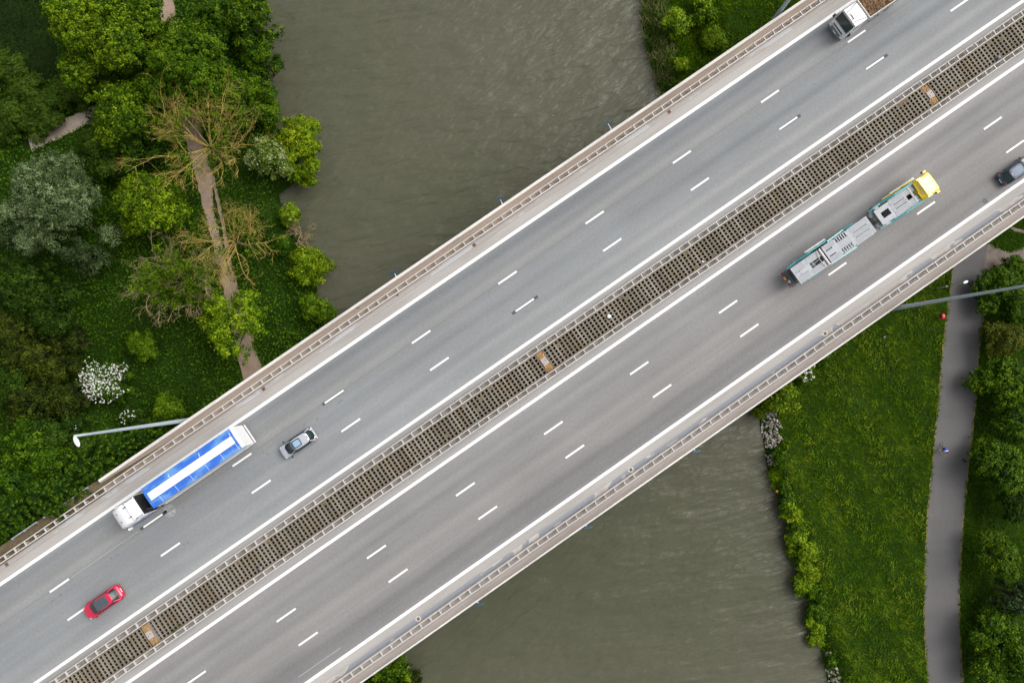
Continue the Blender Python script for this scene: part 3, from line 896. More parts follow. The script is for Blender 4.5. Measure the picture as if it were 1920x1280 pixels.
def path_lamp(label, bx, by, hx, hy, dirn):
    x, y = px(bx, by, LAND)
    r0 = math.hypot(x, y); a = px(hx, hy, LAND); r1 = math.hypot(*a)
    H = (CAM_H-LAND)*(1-r0/r1)
    t = thing('path_lamp', label, 'lamp post', (x, y, LAND), 0, 'small lamp posts beside the cycle path')
    MB().tube((0, 0, 0), (0, 0, H*0.35), 0.075, 0.065).tube((0, 0, H*0.35), (0, 0, H), 0.04, 0.03).build('pole', M['galv_b'], t)
    MB().tube((0, 0, H*0.33), (0, 0, H*0.38), 0.085).build('collar', M['white'], t)
    hd = MB().ball((0.30, 0, 0), (0.36, 0.17, 0.12), 14, 8).build('lamp_head', M['white'], t, smooth=True)
    hd.location = (0, 0, H); hd.rotation_euler = (0, 0, dirn)
path_lamp('slim lamp post with white head over the cycle path below the bridge', 1758, 540, 1806, 530, math.radians(20))
path_lamp('slim white lamp post among bushes at lower right corner', 1826, 1268, 1880, 1303, math.radians(150))

# red bin
bx, by = px(1757, 594, LAND)
t = thing('litter_bin', 'red litter bin on a grey post in grass by the cycle path', 'litter bin', (bx, by, LAND))
MB().tube((0, 0, 0), (0, 0, 0.75), 0.04).build('post', M['galv_b'], t)
bn = MB()
ringsb = []
for z, r in ((0.45, 0.20), (0.5, 0.27), (1.05, 0.33), (1.12, 0.30), (1.14, 0.22)):
    ringsb.append([(0.12+r*0.75*math.cos(2*PI*k/14), r*1.15*math.sin(2*PI*k/14), z) for k in range(14)])
bn.rings(ringsb).build('bin_body', M['red_bin'], t, smooth=True)
MB().ball((0.12, 0, 1.13), (0.24, 0.34, 0.10), 12, 6).build('lid', M['red_bin'], t, smooth=True)
MB().box((-0.14, 0, 0.95), (0.06, 0.34, 0.16)).build('opening', M['black'], t)

# blue fittings on brackets under the bridge edges
fx = [((1138, 232), 'upper bridge edge nearest the reeds'), ((936, 374), 'upper bridge edge halfway over the river'), ((738, 512), 'upper bridge edge nearest the lime green bank shrubs'),
      ((1303, 846), 'lower bridge edge nearest the stone bank'), ((1100, 988), 'lower bridge edge halfway over the river'), ((897, 1132), 'lower bridge edge nearest the bottom shrub')]
for (x, y), lab in fx:
    zz = -0.5
    u, v = uv(x, y, zz)
    sgn = 1 if v > 0 else -1
    vb = 17.0 if sgn > 0 else -19.32
    t = thing('edge_fitting', 'small blue fitting on white bracket at '+lab, 'light fitting', uvw(u, vb)+(zz,), ANG, 'blue fittings on the bridge edges')
    d = v-vb
    arm = MB().tube((0, 0, 0), (0.06, d*0.55, 0.02), 0.04).tube((-0.22, 0, -0.1), (0.06, d*0.4, 0.02), 0.03).tube((0.06, d*0.55, 0.02), (0.10, d-0.1*sgn, 0.05), 0.03).build('bracket', M['white'], t)
    MB().tube((-0.02, d*0.20, -0.05), (0.04, d*0.30, 0.08), 0.08).build('junction_box', M['cab_grey'], t)
    hd = MB()
    hd.prism([(-0.55, -0.10), (-0.45, -0.17), (0.42, -0.17), (0.55, -0.06), (0.50, 0.10), (0.05, 0.17), (-0.50, 0.10)], -0.06, 0.05)
    h = hd.build('housing', M['fix_blue'], t, 0.03); h.location = (0.12, d+0.05*sgn, 0.08); h.rotation_euler = (0.35*sgn, 0, -ANG+math.radians(9))
    hl = MB().box((0, 0.16*sgn, 0.0), (0.95, 0.05, 0.08)).build('shade_lip', M['glass'], t, 0.01); hl.location = (0.12, d-0.14*sgn, 0.04); hl.rotation_euler = (0.35*sgn, 0, -ANG+math.radians(9))

# round caps standing in the grating
for (x, y), lab, m in (((1142, 593), 'round white cap standing in the median grating near the picture middle', M['white']), ((488, 1065), 'small grey round cap in the median grating, lower left', M['alu_d']), ((1873, 108), 'small grey round cap in the median grating, upper right', M['alu_d'])):
    a = px(x, y, 0.3)
    t = thing('marker_cap', lab, 'cap', (a[0], a[1], 0.05), 0, 'round caps in the grating')
    MB().tube((0, 0, -0.3), (0, 0, 0.2), 0.09).build('stem', M['galv_b'], t)
    MB().ball((0, 0, 0.25), (0.25, 0.25, 0.16), 14, 8).build('cap', m, t, smooth=True)

# ------------------------------------------------------------------ vehicles
def sup(a, b, n, ex, cx=0.0, cy=0.0):
    """superellipse outline, n points, counter-clockwise from +x"""
    out = []
    for k in range(n):
        t = 2*PI*k/n
        c, s = math.cos(t), math.sin(t)
        out.append((cx+a*math.copysign(abs(c)**(2/ex), c), cy+b*math.copysign(abs(s)**(2/ex), s)))
    return out

def wheel(parent, x, y, r=0.33, w=0.22):
    s = 1 if y > 0 else -1
    o = MB().tube((x, y-w/2, r), (x, y+w/2, r), r, r, 20).build('wheel', M['tyre'], parent, 0.02)
    MB().tube((x, y+s*w/2-0.01*s, r), (x, y+s*(w/2+0.012), r), r*0.62, r*0.55, 14).build('rim', M['alu'], o)
    return o

def car(name, label, u, v, rot, L_, W_, H_, paint, roof_paint, style):
    x, y = uvw(u, v)
    t = thing(name, label, 'car', (x, y, 0.0), rot, 'cars on the motorway')
    hl, hw = L_/2, W_/2
    sh = H_*0.60
    # body shell: cross sections along x
    prof = style['prof']      # (fraction, half width factor, deck height, side bottom)
    rings = []
    for fx_, fw, zt in prof:
        X_ = fx_*hl; w = fw*hw
        zb = 0.22
        zt_ = zt*H_
        rings.append([(X_, -w*0.86, zb), (X_, -w*0.97, zb+0.14), (X_, -w, zb+(zt_-zb)*0.55), (X_, -w*0.95, zb+(zt_-zb)*0.86), (X_, -w*0.80, zt_), (X_, -w*0.4, zt_+0.035),
                      (X_, 0, zt_+0.045), (X_, w*0.4, zt_+0.035), (X_, w*0.80, zt_), (X_, w*0.95, zb+(zt_-zb)*0.86), (X_, w, zb+(zt_-zb)*0.55), (X_, w*0.97, zb+0.14), (X_, w*0.86, zb)])
    MB().rings(rings).build('body', paint, t, smooth=True, subsurf=2)
    # greenhouse
    g0, g1, r0, r1 = style['glass']       # base rear/front x, roof rear/front x (fractions)
    base = sup((g1-g0)*hl/2, hw*0.90, 32, 3.4, (g0+g1)*hl/2)
    top = sup((r1-r0)*hl/2, hw*0.70, 32, 4.2, (r0+r1)*hl/2)
    zt = H_-0.05
    mid = [((a[0]*0.45+b[0]*0.55), (a[1]*0.42+b[1]*0.58)) for a, b in zip(base, top)]
    MB().rings([[(a, b, sh-0.06) for a, b in base], [(a, b, sh*0.45+zt*0.55) for a, b in mid], [(a, b, zt) for a, b in top]]).build('windows', M['glass'], t, smooth=False)
    # roof panel
    rp0 = sup((r1-r0)*hl/2+0.02, hw*0.72, 32, 4.2, (r0+r1)*hl/2)
    rp1 = sup((r1-r0)*hl/2-0.03, hw*0.67, 32, 4.2, (r0+r1)*hl/2)
    rp2 = sup((r1-r0)*hl/2-0.25, hw*0.45, 32, 3.5, (r0+r1)*hl/2)
    MB().rings([[(a, b, zt-0.03) for a, b in rp0], [(a, b, zt+0.02) for a, b in rp1], [(a, b, zt+0.045) for a, b in rp2]]).build('roof', roof_paint, t, smooth=True)
    # pillars
    for s in (-1, 1):
        MB().path([(g1*hl*0.93, s*hw*0.80, sh-0.02), (r1*hl-0.05, s*hw*0.655, zt+0.01)], [0.045, 0.04], 6).build('front_pillar', paint, t)
        MB().path([(g0*hl*0.93, s*hw*0.83, sh-0.02), (r0*hl+0.08, s*hw*0.66, zt+0.01)], [0.07, 0.06], 6).build('rear_pillar', paint, t)
        # a raised shoulder rail between side glass and door
        MB().path([(g0*hl*0.8, s*hw*0.895, sh+0.0), (0, s*hw*0.925, sh-0.0), (g1*hl*0.8, s*hw*0.895, sh-0.03)], [0.03, 0.03, 0.025], 5).build('window_trim', M['black'] if style.get('trim') else paint, t)
        mb = MB().ball((g1*hl*0.80, s*(hw+0.11), sh+0.08), (0.10, 0.13, 0.09), 10, 6)
        mo = mb.build('door_mirror', paint if not style.get('dark_mirror') else M['black'], t, smooth=True)
        MB().box((g1*hl*0.80, s*(hw+0.0), sh+0.03), (0.07, 0.16, 0.05)).build('mirror_arm', M['black'], mo)
        e = MB().ball((hl*0.86, s*hw*0.70, H_*0.44), (0.17, 0.13, 0.06), 10, 6).build('headlight', M['clear_lens'], t, smooth=True)
        MB().ball((-hl*0.945, s*hw*0.78, H_*style['tail']), (0.09, 0.15, 0.10), 10, 6).build('tail_light', M['red_lens'], t, smooth=True)
        for wx in (0.60, -0.60):
            wheel(t, wx*hl, s*(hw-0.13), 0.33, 0.22)
    MB().box((-hl*0.985, 0, H_*0.42), (0.05, 0.52, 0.12), ry=0.5).build('number_plate', M['plate'], t)
    MB().box((hl*0.985, 0, H_*0.25), (0.04, 0.50, 0.11)).build('number_plate', M['plate'], t)
    MB().span(-hl*0.9, hl*0.9, -hw*0.85, hw*0.85, 0.16, 0.30).build('underbody', M['black'], t)
    zr = zt+0.047
    for nm, a, b, wf, m in style.get('panels', []):
        ca, cb = (a+b)/2*hl, (b-a)/2*hl
        pl = sup(cb, hw*wf, 28, 6.0, ca)
        MB().rings([[(p, q, zt+0.0) for p, q in pl], [(p, q, zr+0.004*(1+(nm == 'sunroof'))) for p, q in pl]]).build(nm, m, t)
    if style.get('brake'):
        MB().box((r0*hl+0.10, 0, zr-0.005), (0.09, 0.34, 0.04)).build('brake_light', M['red_lens'], t, 0.01)
    # windscreen wipers on the glass edge
    for yy in (-0.35, 0.25):
        MB().tube((g1*hl*0.965, yy*hw*1.2, sh+0.0), (g1*hl*0.90, (yy+0.45)*hw, sh+0.07), 0.014, 0.010, 4).build('wiper', M['black'], t)
    if style.get('bumper'):
        MB().box((-hl*0.975, 0, H_*0.36), (0.14, W_*0.80, 0.10)).build('rear_bumper', style['bumper'], t, 0.04)
    return t

hatch_prof = [(-1.0, 0.62, 0.40), (-0.97, 0.84, 0.52), (-0.85, 0.97, 0.60), (-0.6, 1.0, 0.63), (-0.2, 0.97, 0.61), (0.2, 0.96, 0.60), (0.45, 0.98, 0.585), (0.7, 0.96, 0.55), (0.88, 0.86, 0.49), (0.97, 0.68, 0.43), (1.0, 0.45, 0.36)]
mpv_prof = [(-1.0, 0.80, 0.40), (-0.98, 0.92, 0.56), (-0.88, 0.98, 0.60), (-0.6, 1.0, 0.62), (-0.2, 0.99, 0.61), (0.2, 0.98, 0.60), (0.5, 0.98, 0.585), (0.76, 0.94, 0.54), (0.92, 0.82, 0.47), (0.985, 0.66, 0.40), (1.0, 0.5, 0.34)]
ur, vr = uv(193, 1129, 0.7)
car('red_car', 'bright red hatchback with dark glass roof at the lower left', ur, vr, ANG+PI+math.radians(0.5), 4.85, 1.92, 1.52, M['red_paint'], M['red_paint'],
    dict(prof=hatch_prof, glass=(-0.90, 0.60, -0.66, 0.20), tail=0.50, panels=[('roof_glass', -0.46, 0.20, 0.60, M['glass_roof'])]))
us_, vs2 = uv(558, 831, 0.8)
car('silver_car', 'silver estate car with pale blue sunroof on the upper carriageway', us_, vs2, ANG+PI+math.radians(-1.0), 4.45, 1.80, 1.66, M['silver_paint'], M['silver_paint'],
    dict(prof=mpv_prof, glass=(-0.985, 0.68, -0.76, 0.24), tail=0.58, trim=True, dark_mirror=True, brake=True, bumper=M['silver_paint'],
         panels=[('roof_glass', -0.32, 0.26, 0.53, M['glass_roof']), ('sunroof', -0.26, 0.10, 0.38, M['sunroof'])]))
ub_, vb_ = uv(1878, 338, 0.8)
car('dark_blue_car', 'dark slate blue car at the right edge showing red tail lights', ub_+2.2, vb_-0.05, ANG, 4.5, 1.82, 1.50, M['slate_paint'], M['slate_roof'],
    dict(prof=hatch_prof, glass=(-0.94, 0.55, -0.62, 0.16), tail=0.52, trim=True, dark_mirror=True, brake=True))

# ---- articulated lorry with blue tarpaulin (local x forward)
u_f, v_f = uv(224, 977, 2.2)
lx, ly = uvw(-45.4, 11.42)
t = thing('tarpaulin_lorry', 'white lorry with blue tarpaulin trailer striped white down its middle', 'lorry', (lx, ly, 0), ANG+PI, 'lorries on the motorway')
# origin at the front bumper centre; the lorry extends to -x
def cab_section(x, w, zb, zt, r=0.25):
    return [(x, -w*0.98, zb), (x, -w, zb+0.5), (x, -w, zt-r*1.6), (x, -w*0.94, zt-r*0.4), (x, -w*0.78, zt), (x, 0, zt+0.05), (x, w*0.78, zt), (x, w*0.94, zt-r*0.4), (x, w, zt-r*1.6), (x, w, zb+0.5), (x, w*0.98, zb)]
MB().rings([cab_section(0.0, 0.98, 0.5, 2.3), cab_section(-0.10, 1.16, 0.45, 2.75), cab_section(-0.35, 1.22, 0.45, 3.15), cab_section(-0.9, 1.23, 0.5, 3.55), cab_section(-1.6, 1.24, 0.6, 3.78), cab_section(-2.25, 1.24, 0.9, 3.85)]).build('cab', M['white_cab'], t, smooth=True, subsurf=1)
MB().rings([cab_section(-2.25, 1.20, 1.0, 3.72), cab_section(-2.9, 1.22, 1.0, 3.78), cab_section(-3.45, 1.24, 1.0, 3.62)]).build('roof_fairing', M['cab_grey'], t, smooth=False)
MB().add([(0.012, -0.98, 1.55), (0.012, 0.98, 1.55), (-0.16, 1.02, 2.45), (-0.16, -1.02, 2.45)], [(0, 1, 2, 3)]).build('windscreen', M['glass'], t)
for s in (-1, 1):
    MB().span(-3.55, -2.35, s*1.20, s*1.26, 0.9, 3.3).build('side_deflector', M['white_cab'], t, 0.02)
    MB().span(-3.5, -0.5, s*1.245, s*1.265, 0.55, 1.7).build('blue_side_panel', M['blue_paint'], t)
    MB().tube((-0.95, s*0.50, 3.52), (-0.95, s*0.50, 3.72), 0.06, 0.045).build('marker_lamp', M['red_lens'], t)
    a = MB().box((-0.55, s*1.48, 2.2), (0.16, 0.26, 0.75)).build('mirror', M['white_cab'], t, 0.04)
    MB().tube((-0.5, s*1.2, 2.5), (-0.52, s*1.42, 2.5), 0.03).build('mirror_arm', M['black'], a)
    MB().tube((-2.0, s*0.62, 3.86), (-2.35, s*0.62, 3.90), 0.06).build('air_horn', M['dark_metal'], t)
    MB().box((-2.95, s*1.1, 3.70), (0.9, 0.06, 0.10)).build('fairing_gap', M['black'], t)
    for wx in (-1.35, -4.4):
        wheel(t, wx, s*1.05, 0.5, 0.34)
    for wx in (-12.1, -13.4, -14.7):
        wheel(t, wx, s*1.05, 0.5, 0.36)
MB().span(-5.0, -0.3, -0.45, 0.45, 0.7, 1.05).build('tractor_chassis', M['dark_metal'], t)
for k, (yy, m) in enumerate(((-0.7, M['blue_paint']), (-0.25, M['red_lens']), (0.2, M['black']), (0.65, M['blue_paint']))):
    MB().path([(-3.45, yy, 1.6), (-3.75, yy*1.1, 1.9), (-4.2, yy*0.9, 1.5), (-4.75, yy, 1.7)], [0.05]*4).build('air_hose', m, t)
MB().span(-3.56, -3.47, -1.16, 1.16, 0.9, 3.58).build('rear_wall', M['black'], t)
MB().tube((-3.85, 0.85, 1.0), (-3.85, 0.85, 3.2), 0.10).build('exhaust_stack', M['dark_metal'], t)
MB().span(-4.45, -3.5, -1.1, 1.1, 1.05, 1.25).build('catwalk', M['black'], t)
for yy in (-0.95, 0.95):
    MB().ball((-4.45, yy, 1.6), (0.28, 0.24, 0.28), 10, 6).build('coupling_tank', M['white'], t, smooth=True)
TF, TR = -4.85, -16.75          # trailer front and rear
MB().span(TR, TF, -1.26, 1.26, 1.15, 3.86).build('trailer_body', M['white_cab'], t, 0.02)
MB().span(TR+0.2, TF-0.3, -1.0, 1.0, 0.75, 1.15).build('trailer_chassis', M['dark_metal'], t)
for s in (-1, 1):
    MB().span(TR+0.2, TF-2.0, s*1.24, s*1.275, 0.62, 1.10).build('side_skirt', M['blue_paint'], t)
    MB().span(TR+0.05, TF-0.05, s*1.262, s*1.30, 1.12, 1.26).build('side_rail', M['cab_grey'], t)
    MB().box((TR-0.02, s*1.0, 0.95), (0.06, 0.35, 0.16)).build('tail_light', M['red_lens'], t)
rows_ = []
for k in range(13):
    X_ = TF+0.04+(TR-TF+0.25)*k/12
    sag = 0.018*(1 if k % 2 else -1)
    rows_.append([(X_, -1.31, 3.70), (X_, -1.30, 3.87+sag), (X_, -0.65, 3.965+sag), (X_, 0, 4.00+sag), (X_, 0.65, 3.965+sag), (X_, 1.30, 3.87+sag), (X_, 1.31, 3.70)])
P = [p for r in rows_ for p in r]; Fc = []
for k in range(12):
    for i in range(6):
        a = k*7+i; Fc.append((a, a+7, a+8, a+1))
MB().add(P, Fc).build('tarpaulin', M['blue_tarp'], t)
P = []; Fc = []
for k in range(13):
    X_ = TF-0.30+(TR-TF+0.85)*k/12
    sag = 0.022*(1 if k % 2 else -1)
    for yy, zz in ((-0.47, 3.99), (0, 4.012), (0.43, 3.995)):
        P.append((X_, yy, zz+sag+0.012))
for k in range(12):
    for i in range(2):
        a = k*3+i; Fc.append((a, a+3, a+4, a+1))
MB().add(P, Fc).build('white_stripe', M['white'], t)
for k in range(6):
    X_ = TF-1.3-k*2.0
    MB().path([(X_, 0.5, 4.03), (X_, 1.28, 3.90)], [0.016, 0.016], 4).build('roof_strap', M['cab_grey'], t)
    if k % 2: MB().path([(X_, -0.5, 4.03), (X_-0.05, -0.95, 3.95)], [0.025, 0.03], 4).build('roof_strap', M['cab_grey'], t)
MB().span(TR-0.06, TR, -1.27, 1.27, 1.0, 3.80).build('rear_door', M['white_cab'], t, 0.02)
for yy in (-0.9, -0.3, 0.3, 0.9):
    MB().tube((TR-0.08, yy, 1.1), (TR-0.08, yy, 3.7), 0.025).build('lock_bar', M['cab_grey'], t)
MB().span(TR-0.20, TR-0.06, -1.2, 1.2, 0.55, 0.72).build('rear_bumper', M['cab_grey'], t, 0.02)

# ---- tipper lorry at the top right
lx, ly = uvw(uv(1571, 57, 1.0)[0]-0.15, 11.5)
t = thing('tipper_lorry', 'white cab tipper lorry loaded with brown soil, cut by the top edge', 'lorry', (lx, ly, 0), ANG+PI, 'lorries on the motorway')
MB().rings([cab_section(0.0, 1.18, 0.45, 1.25, 0.1), cab_section(-0.12, 1.22, 0.4, 1.75, 0.1), cab_section(-0.55, 1.23, 0.5, 2.80, 0.12), cab_section(-0.75, 1.23, 0.5, 2.98, 0.12), cab_section(-2.4, 1.23, 0.7, 3.05, 0.12)]).build('cab', M['white_cab'], t)
MB().add([(-0.10, -1.10, 1.82), (-0.10, 1.10, 1.82), (-0.52, 1.12, 2.80), (-0.52, -1.12, 2.80)], [(0, 1, 2, 3)]).build('windscreen', M['glass'], t)
MB().add([(0.03, -1.08, 1.16), (0.03, 1.08, 1.16), (-0.07, 1.08, 1.66), (-0.07, -1.08, 1.66)], [(0, 1, 2, 3)]).build('grille_panel', M['cab_grey'], t)
MB().box((0.02, 0, 1.36), (0.06, 1.7, 0.14)).build('grille_slot', M['black'], t)
MB().box((0.08, 0, 0.72), (0.22, 2.44, 0.5)).build('front_bumper', M['alu_d'], t, 0.05)
MB().box((0.20, 0, 0.78), (0.03, 0.52, 0.12)).build('number_plate', M['plate'], t)
MB().box((-0.62, 0, 2.90), (0.28, 2.30, 0.10)).build('sun_visor', M['black'], t, 0.02)
MB().box((-1.3, 0.05, 3.12), (0.62, 0.62, 0.08)).build('roof_hatch', M['hatch'], t, 0.03)
for s in (-1, 1):
    MB().box((0.12, s*0.98, 0.95), (0.16, 0.34, 0.22)).build('headlight', M['clear_lens'], t, 0.03)
    MB().path([(-0.85, s*0.72, 3.06), (-1.5, s*0.80, 3.10), (-2.35, s*1.05, 3.08)], [0.03]*3, 5).build('roof_rib', M['dark_metal'], t)
    MB().path([(-0.85, s*0.35, 3.07), (-1.1, s*0.35, 3.09)], [0.03]*2, 5).build('roof_rib', M['dark_metal'], t)
    a = MB().box((-0.15, s*1.45, 2.0), (0.14, 0.24, 0.6)).build('mirror', M['black'], t, 0.03)
    MB().tube((-0.25, s*1.2, 2.2), (-0.18, s*1.4, 2.2), 0.03).build('mirror_arm', M['black'], a)
    MB().add([(-0.75, s*1.238, 1.7), (-1.7, s*1.238, 1.7), (-1.7, s*1.238, 2.6), (-0.85, s*1.238, 2.6)], [(0, 1, 2, 3)]).build('side_window', M['glass'], t)
    MB().path([(-1.3, s*1.32, 0.8), (-2.6, s*1.30, 1.0), (-3.3, s*1.27, 1.5)], [0.03]*3, 5).build('grab_rail', M['galv'], t)
    for wx in (-1.2, -4.6, -5.95, -7.3):
        wheel(t, wx, s*1.05, 0.5, 0.34)
    MB().span(-8.6, -2.85, s*1.20, s*1.27, 1.2, 2.75).build('body_side', M['alu'], t, 0.01)
    MB().span(-8.6, -2.85, s*1.19, s*1.29, 2.72, 2.84).build('top_rail', M['cornice'], t, 0.01)
    for k in range(6):
        MB().box((-3.2-k*1.0, s*1.29, 2.0), (0.09, 0.06, 1.5)).build('side_stake', M['cab_grey'], t)
MB().span(-8.4, -0.4, -0.45, 0.45, 0.65, 1.15).build('chassis', M['dark_metal'], t)
MB().span(-8.6, -2.85, -1.2, 1.2, 1.15, 1.35).build('body_floor', M['dark_metal'], t)
MB().span(-2.85, -2.76, -1.27, 1.27, 1.2, 2.95).build('headboard', M['hatch'], t)
MB().span(-8.68, -8.6, -1.27, 1.27, 1.2, 2.8).build('tailboard', M['alu'], t)
rough_pile(44, 20, 5.7, 2.36, 0.22, 77, M['load'], 'soil_load', t, (-5.72, 0, 2.50))

# ---- car transporter (local x forward, origin under the trailer's rear end)
TU, TV = 33.0, -9.35
lx, ly = uvw(TU, TV)
t = thing('car_transporter', 'empty car transporter with yellow cab and grey decked trailer', 'lorry', (lx, ly, 0), ANG, 'lorries on the motorway')
def T(u): return u-TU
# tractor cab
cf = 52.85-TU
def rcab(x, w, zb, zt, r=0.2): return cab_section(x, w, zb, zt, r)
MB().rings([rcab(cf+0.05, 0.98, 0.5, 1.9), rcab(cf-0.05, 1.15, 0.45, 2.55), rcab(cf-0.30, 1.21, 0.45, 3.12), rcab(cf-0.7, 1.22, 0.5, 3.28), rcab(cf-2.0, 1.22, 0.6, 3.34), rcab(cf-2.05, 1.20, 0.7, 3.30)]).build('cab', M['yellow'], t, smooth=False)
MB().add([(cf+0.07, -0.98, 1.5), (cf+0.07, 0.98, 1.5), (cf-0.12, 1.02, 2.5), (cf-0.12, -1.02, 2.5)], [(0, 1, 2, 3)]).build('windscreen', M['glass'], t)
# rear fairing of the cab: a bowed deep yellow apron
P = []
n = 14
for k in range(n+1):
    a = -1.22+2.44*k/n
    bow = 0.62*(1-(a/1.22)**2)
    P.append((cf-2.20+bow, a, 3.36)); P.append((cf-2.42-0.12*(a < 0), a*0.97, 2.86))
MB().add(P, [(2*k, 2*k+2, 2*k+3, 2*k+1) for k in range(n)]).build('cab_apron', M['yellow_d'], t)
P = []
for k in range(n+1):
    a = -1.22+2.44*k/n
    bow = 0.62*(1-(a/1.22)**2)
    P.append((cf-2.20+bow, a, 3.375)); P.append((cf-1.55+bow*0.1, a, 3.355))
MB().add(P, [(2*k, 2*k+1, 2*k+3, 2*k+2) for k in range(n)]).build('cab_roof_lip', M['yellow'], t)
for k, yy in enumerate((-0.35, 0.25)):
    MB().box((cf-2.22+0.12*k, yy, 3.13), (0.12, 0.42, 0.03), ry=-0.7).build('apron_lettering_panel', M['hatch'], t)
for s in (-1, 1):
    a = MB().box((cf-0.25, s*1.42, 2.3), (0.30, 0.16, 0.65)).build('mirror', M['black'], t, 0.03)
    MB().box((cf-0.35, s*1.40, 2.66), (0.42, 0.24, 0.06)).build('mirror_cap', M['yellow_d'], a, 0.02)
    MB().tube((cf-0.5, s*1.2, 2.5), (cf-0.3, s*1.4, 2.5), 0.03).build('mirror_arm', M['black'], a)
    MB().path([(cf-0.55, s*0.98, 3.34), (cf-1.6, s*1.06, 3.36)], [0.025]*2, 4).build('roof_seam', M['yellow_d'], t)
    for wx in (cf-1.35, cf-6.2):
        wheel(t, wx, s*1.05, 0.48, 0.34)
    for wx in (T(38.2), T(39.4)):
        wheel(t, wx, s*1.05, 0.42, 0.34)
MB().span(T(45.1), cf-0.3, -0.45, 0.45, 0.7, 1.05).build('tractor_chassis', M['dark_metal'], t)
# tractor deck: plates with slots and two wells
dz = 2.62
def plate(u0, u1, v0, v1, z=dz, m='alu', nm='deck_plate', th=0.07):
    return MB().span(T(u0), T(u1), v0-TV, v1-TV, z-th, z).build(nm, M[m], t)
def ribs(u0, u1, v0, v1, z=dz, n=6, nm='deck_rib'):
    b = MB()
    for k in range(n):
        v = v0+(v1-v0)*(k+0.5)/n
        b.span(T(u0), T(u1), v-TV-0.012, v-TV+0.012, z+0.0005, z+0.02)
    return b.build(nm, M['alu_d'], t)
VL, VR = -8.36, -10.34
plate(45.0, 47.0, VL-0.02, VL-0.62); plate(45.0, 47.0, VR+0.62, VR+0.02); plate(45.0, 45.55, VL-0.62, VR+0.62); plate(46.62, 47.0, VL-0.62, VR+0.62)
plate(47.0, 49.1, VL-0.02, VL-0.68); plate(47.0, 49.1, VL-0.76, VR+0.76); plate(47.0, 49.1, VR+0.68, VR+0.02)
MB().span(T(47.0), T(47.09), VL-TV+0.05, VR-TV-0.05, dz, dz+0.035).build('deck_seam', M['alu'], t)
plate(47.0, 47.3, VL-0.68, VL-0.76); plate(48.85, 49.1, VL-0.68, VL-0.76); plate(47.0, 47.3, VR+0.76, VR+0.68); plate(48.85, 49.1, VR+0.76, VR+0.68)
plate(49.1, 50.75, VL-0.02, VL-0.70); plate(49.1, 50.75, VR+0.70, VR+0.02)
plate(49.72, 49.98, VL-0.70, VR+0.70, dz+0.02, 'alu', 'cross_member')
plate(49.78, 49.90, VL+0.02, VL-0.66, dz+0.05, 'cornice', 'cross_bar'); plate(49.78, 49.90, VR+0.66, VR-0.02, dz+0.05, 'cornice', 'cross_bar')
ribs(47.1, 49.0, VL-0.06, VL-0.64, n=5); ribs(47.1, 49.0, VR+0.64, VR+0.06, n=5); ribs(47.1, 49.0, VL-0.80, VR+0.80, n=4)
ribs(49.15, 50.7, VL-0.06, VL-0.66, n=5); ribs(49.15, 50.7, VR+0.66, VR+0.06, n=5)
plate(45.3, 50.7, VL-0.1, VR+0.1, 1.2, 'black', 'lower_deck')
# rounded tail of the tractor
for s, vv in ((1, VL), (-1, VR)):
    MB().ball((T(45.0), vv-TV-0.30*s, 2.1), (0.62, 0.42, 0.18), 14, 6).build('tail_fender', M['alu_d'], t, smooth=True)
    MB().ball((T(45.55), vv-TV+0.08*s, 2.45), (0.36, 0.14, 0.12), 12, 6).build('strap_drum', M['alu'], t, smooth=True)
MB().span(T(44.4), T(45.1), -0.35, 0.35, 1.5, 1.75).build('drawbar_yoke', M['black'], t)
MB().span(T(43.4), T(46.0), -0.12, 0.12, 0.8, 0.95).build('drawbar', M['dark_metal'], t)
# teal side frames of tractor
def side_frame(pts, h, th, m='teal', nm='side_frame'):
    for k in range(len(pts)-1):
        (ua, va, za), (ue, ve_, ze) = pts[k], pts[k+1]
        b = MB()
        b.add([(T(ua), va-TV-th/2, za), (T(ua), va-TV+th/2, za), (T(ue), ve_-TV+th/2, ze), (T(ue), ve_-TV-th/2, ze),
               (T(ua), va-TV-th/2, za+h), (T(ua), va-TV+th/2, za+h), (T(ue), ve_-TV+th/2, ze+h), (T(ue), ve_-TV-th/2, ze+h)],
              [(3, 2, 1, 0), (4, 5, 6, 7), (0, 1, 5, 4), (1, 2, 6, 5), (2, 3, 7, 6), (3, 0, 4, 7)])
        b.build(nm, M[m], t)
side_frame([(44.9, VL+0.16, 1.6), (46.5, VL+0.26, 1.7), (48.2, VL+0.22, 2.35), (50.6, VL+0.14, 2.65)], 0.28, 0.18)
side_frame([(44.9, VR-0.16, 1.6), (46.4, VR-0.26, 1.7), (48.2, VR-0.30, 2.25), (50.9, VR-0.22, 2.62)], 0.28, 0.18)
side_frame([(47.2, VL+0.06, 2.50), (50.4, VL+0.05, 2.66)], 0.10, 0.07, 'alu', 'side_rail')
side_frame([(46.6, VR-0.06, 2.45), (49.8, VR-0.08, 2.66)], 0.10, 0.09, 'alu', 'side_rail')
side_frame([(47.3, VL+0.44, 1.3), (51.3, VL+0.36, 1.9)], 0.22, 0.10, 'yellow_d', 'side_guard')
side_frame([(48.4, VL+0.52, 1.5), (50.9, VL+0.50, 1.75)], 0.08, 0.12, 'cornice', 'white_ramp_edge')
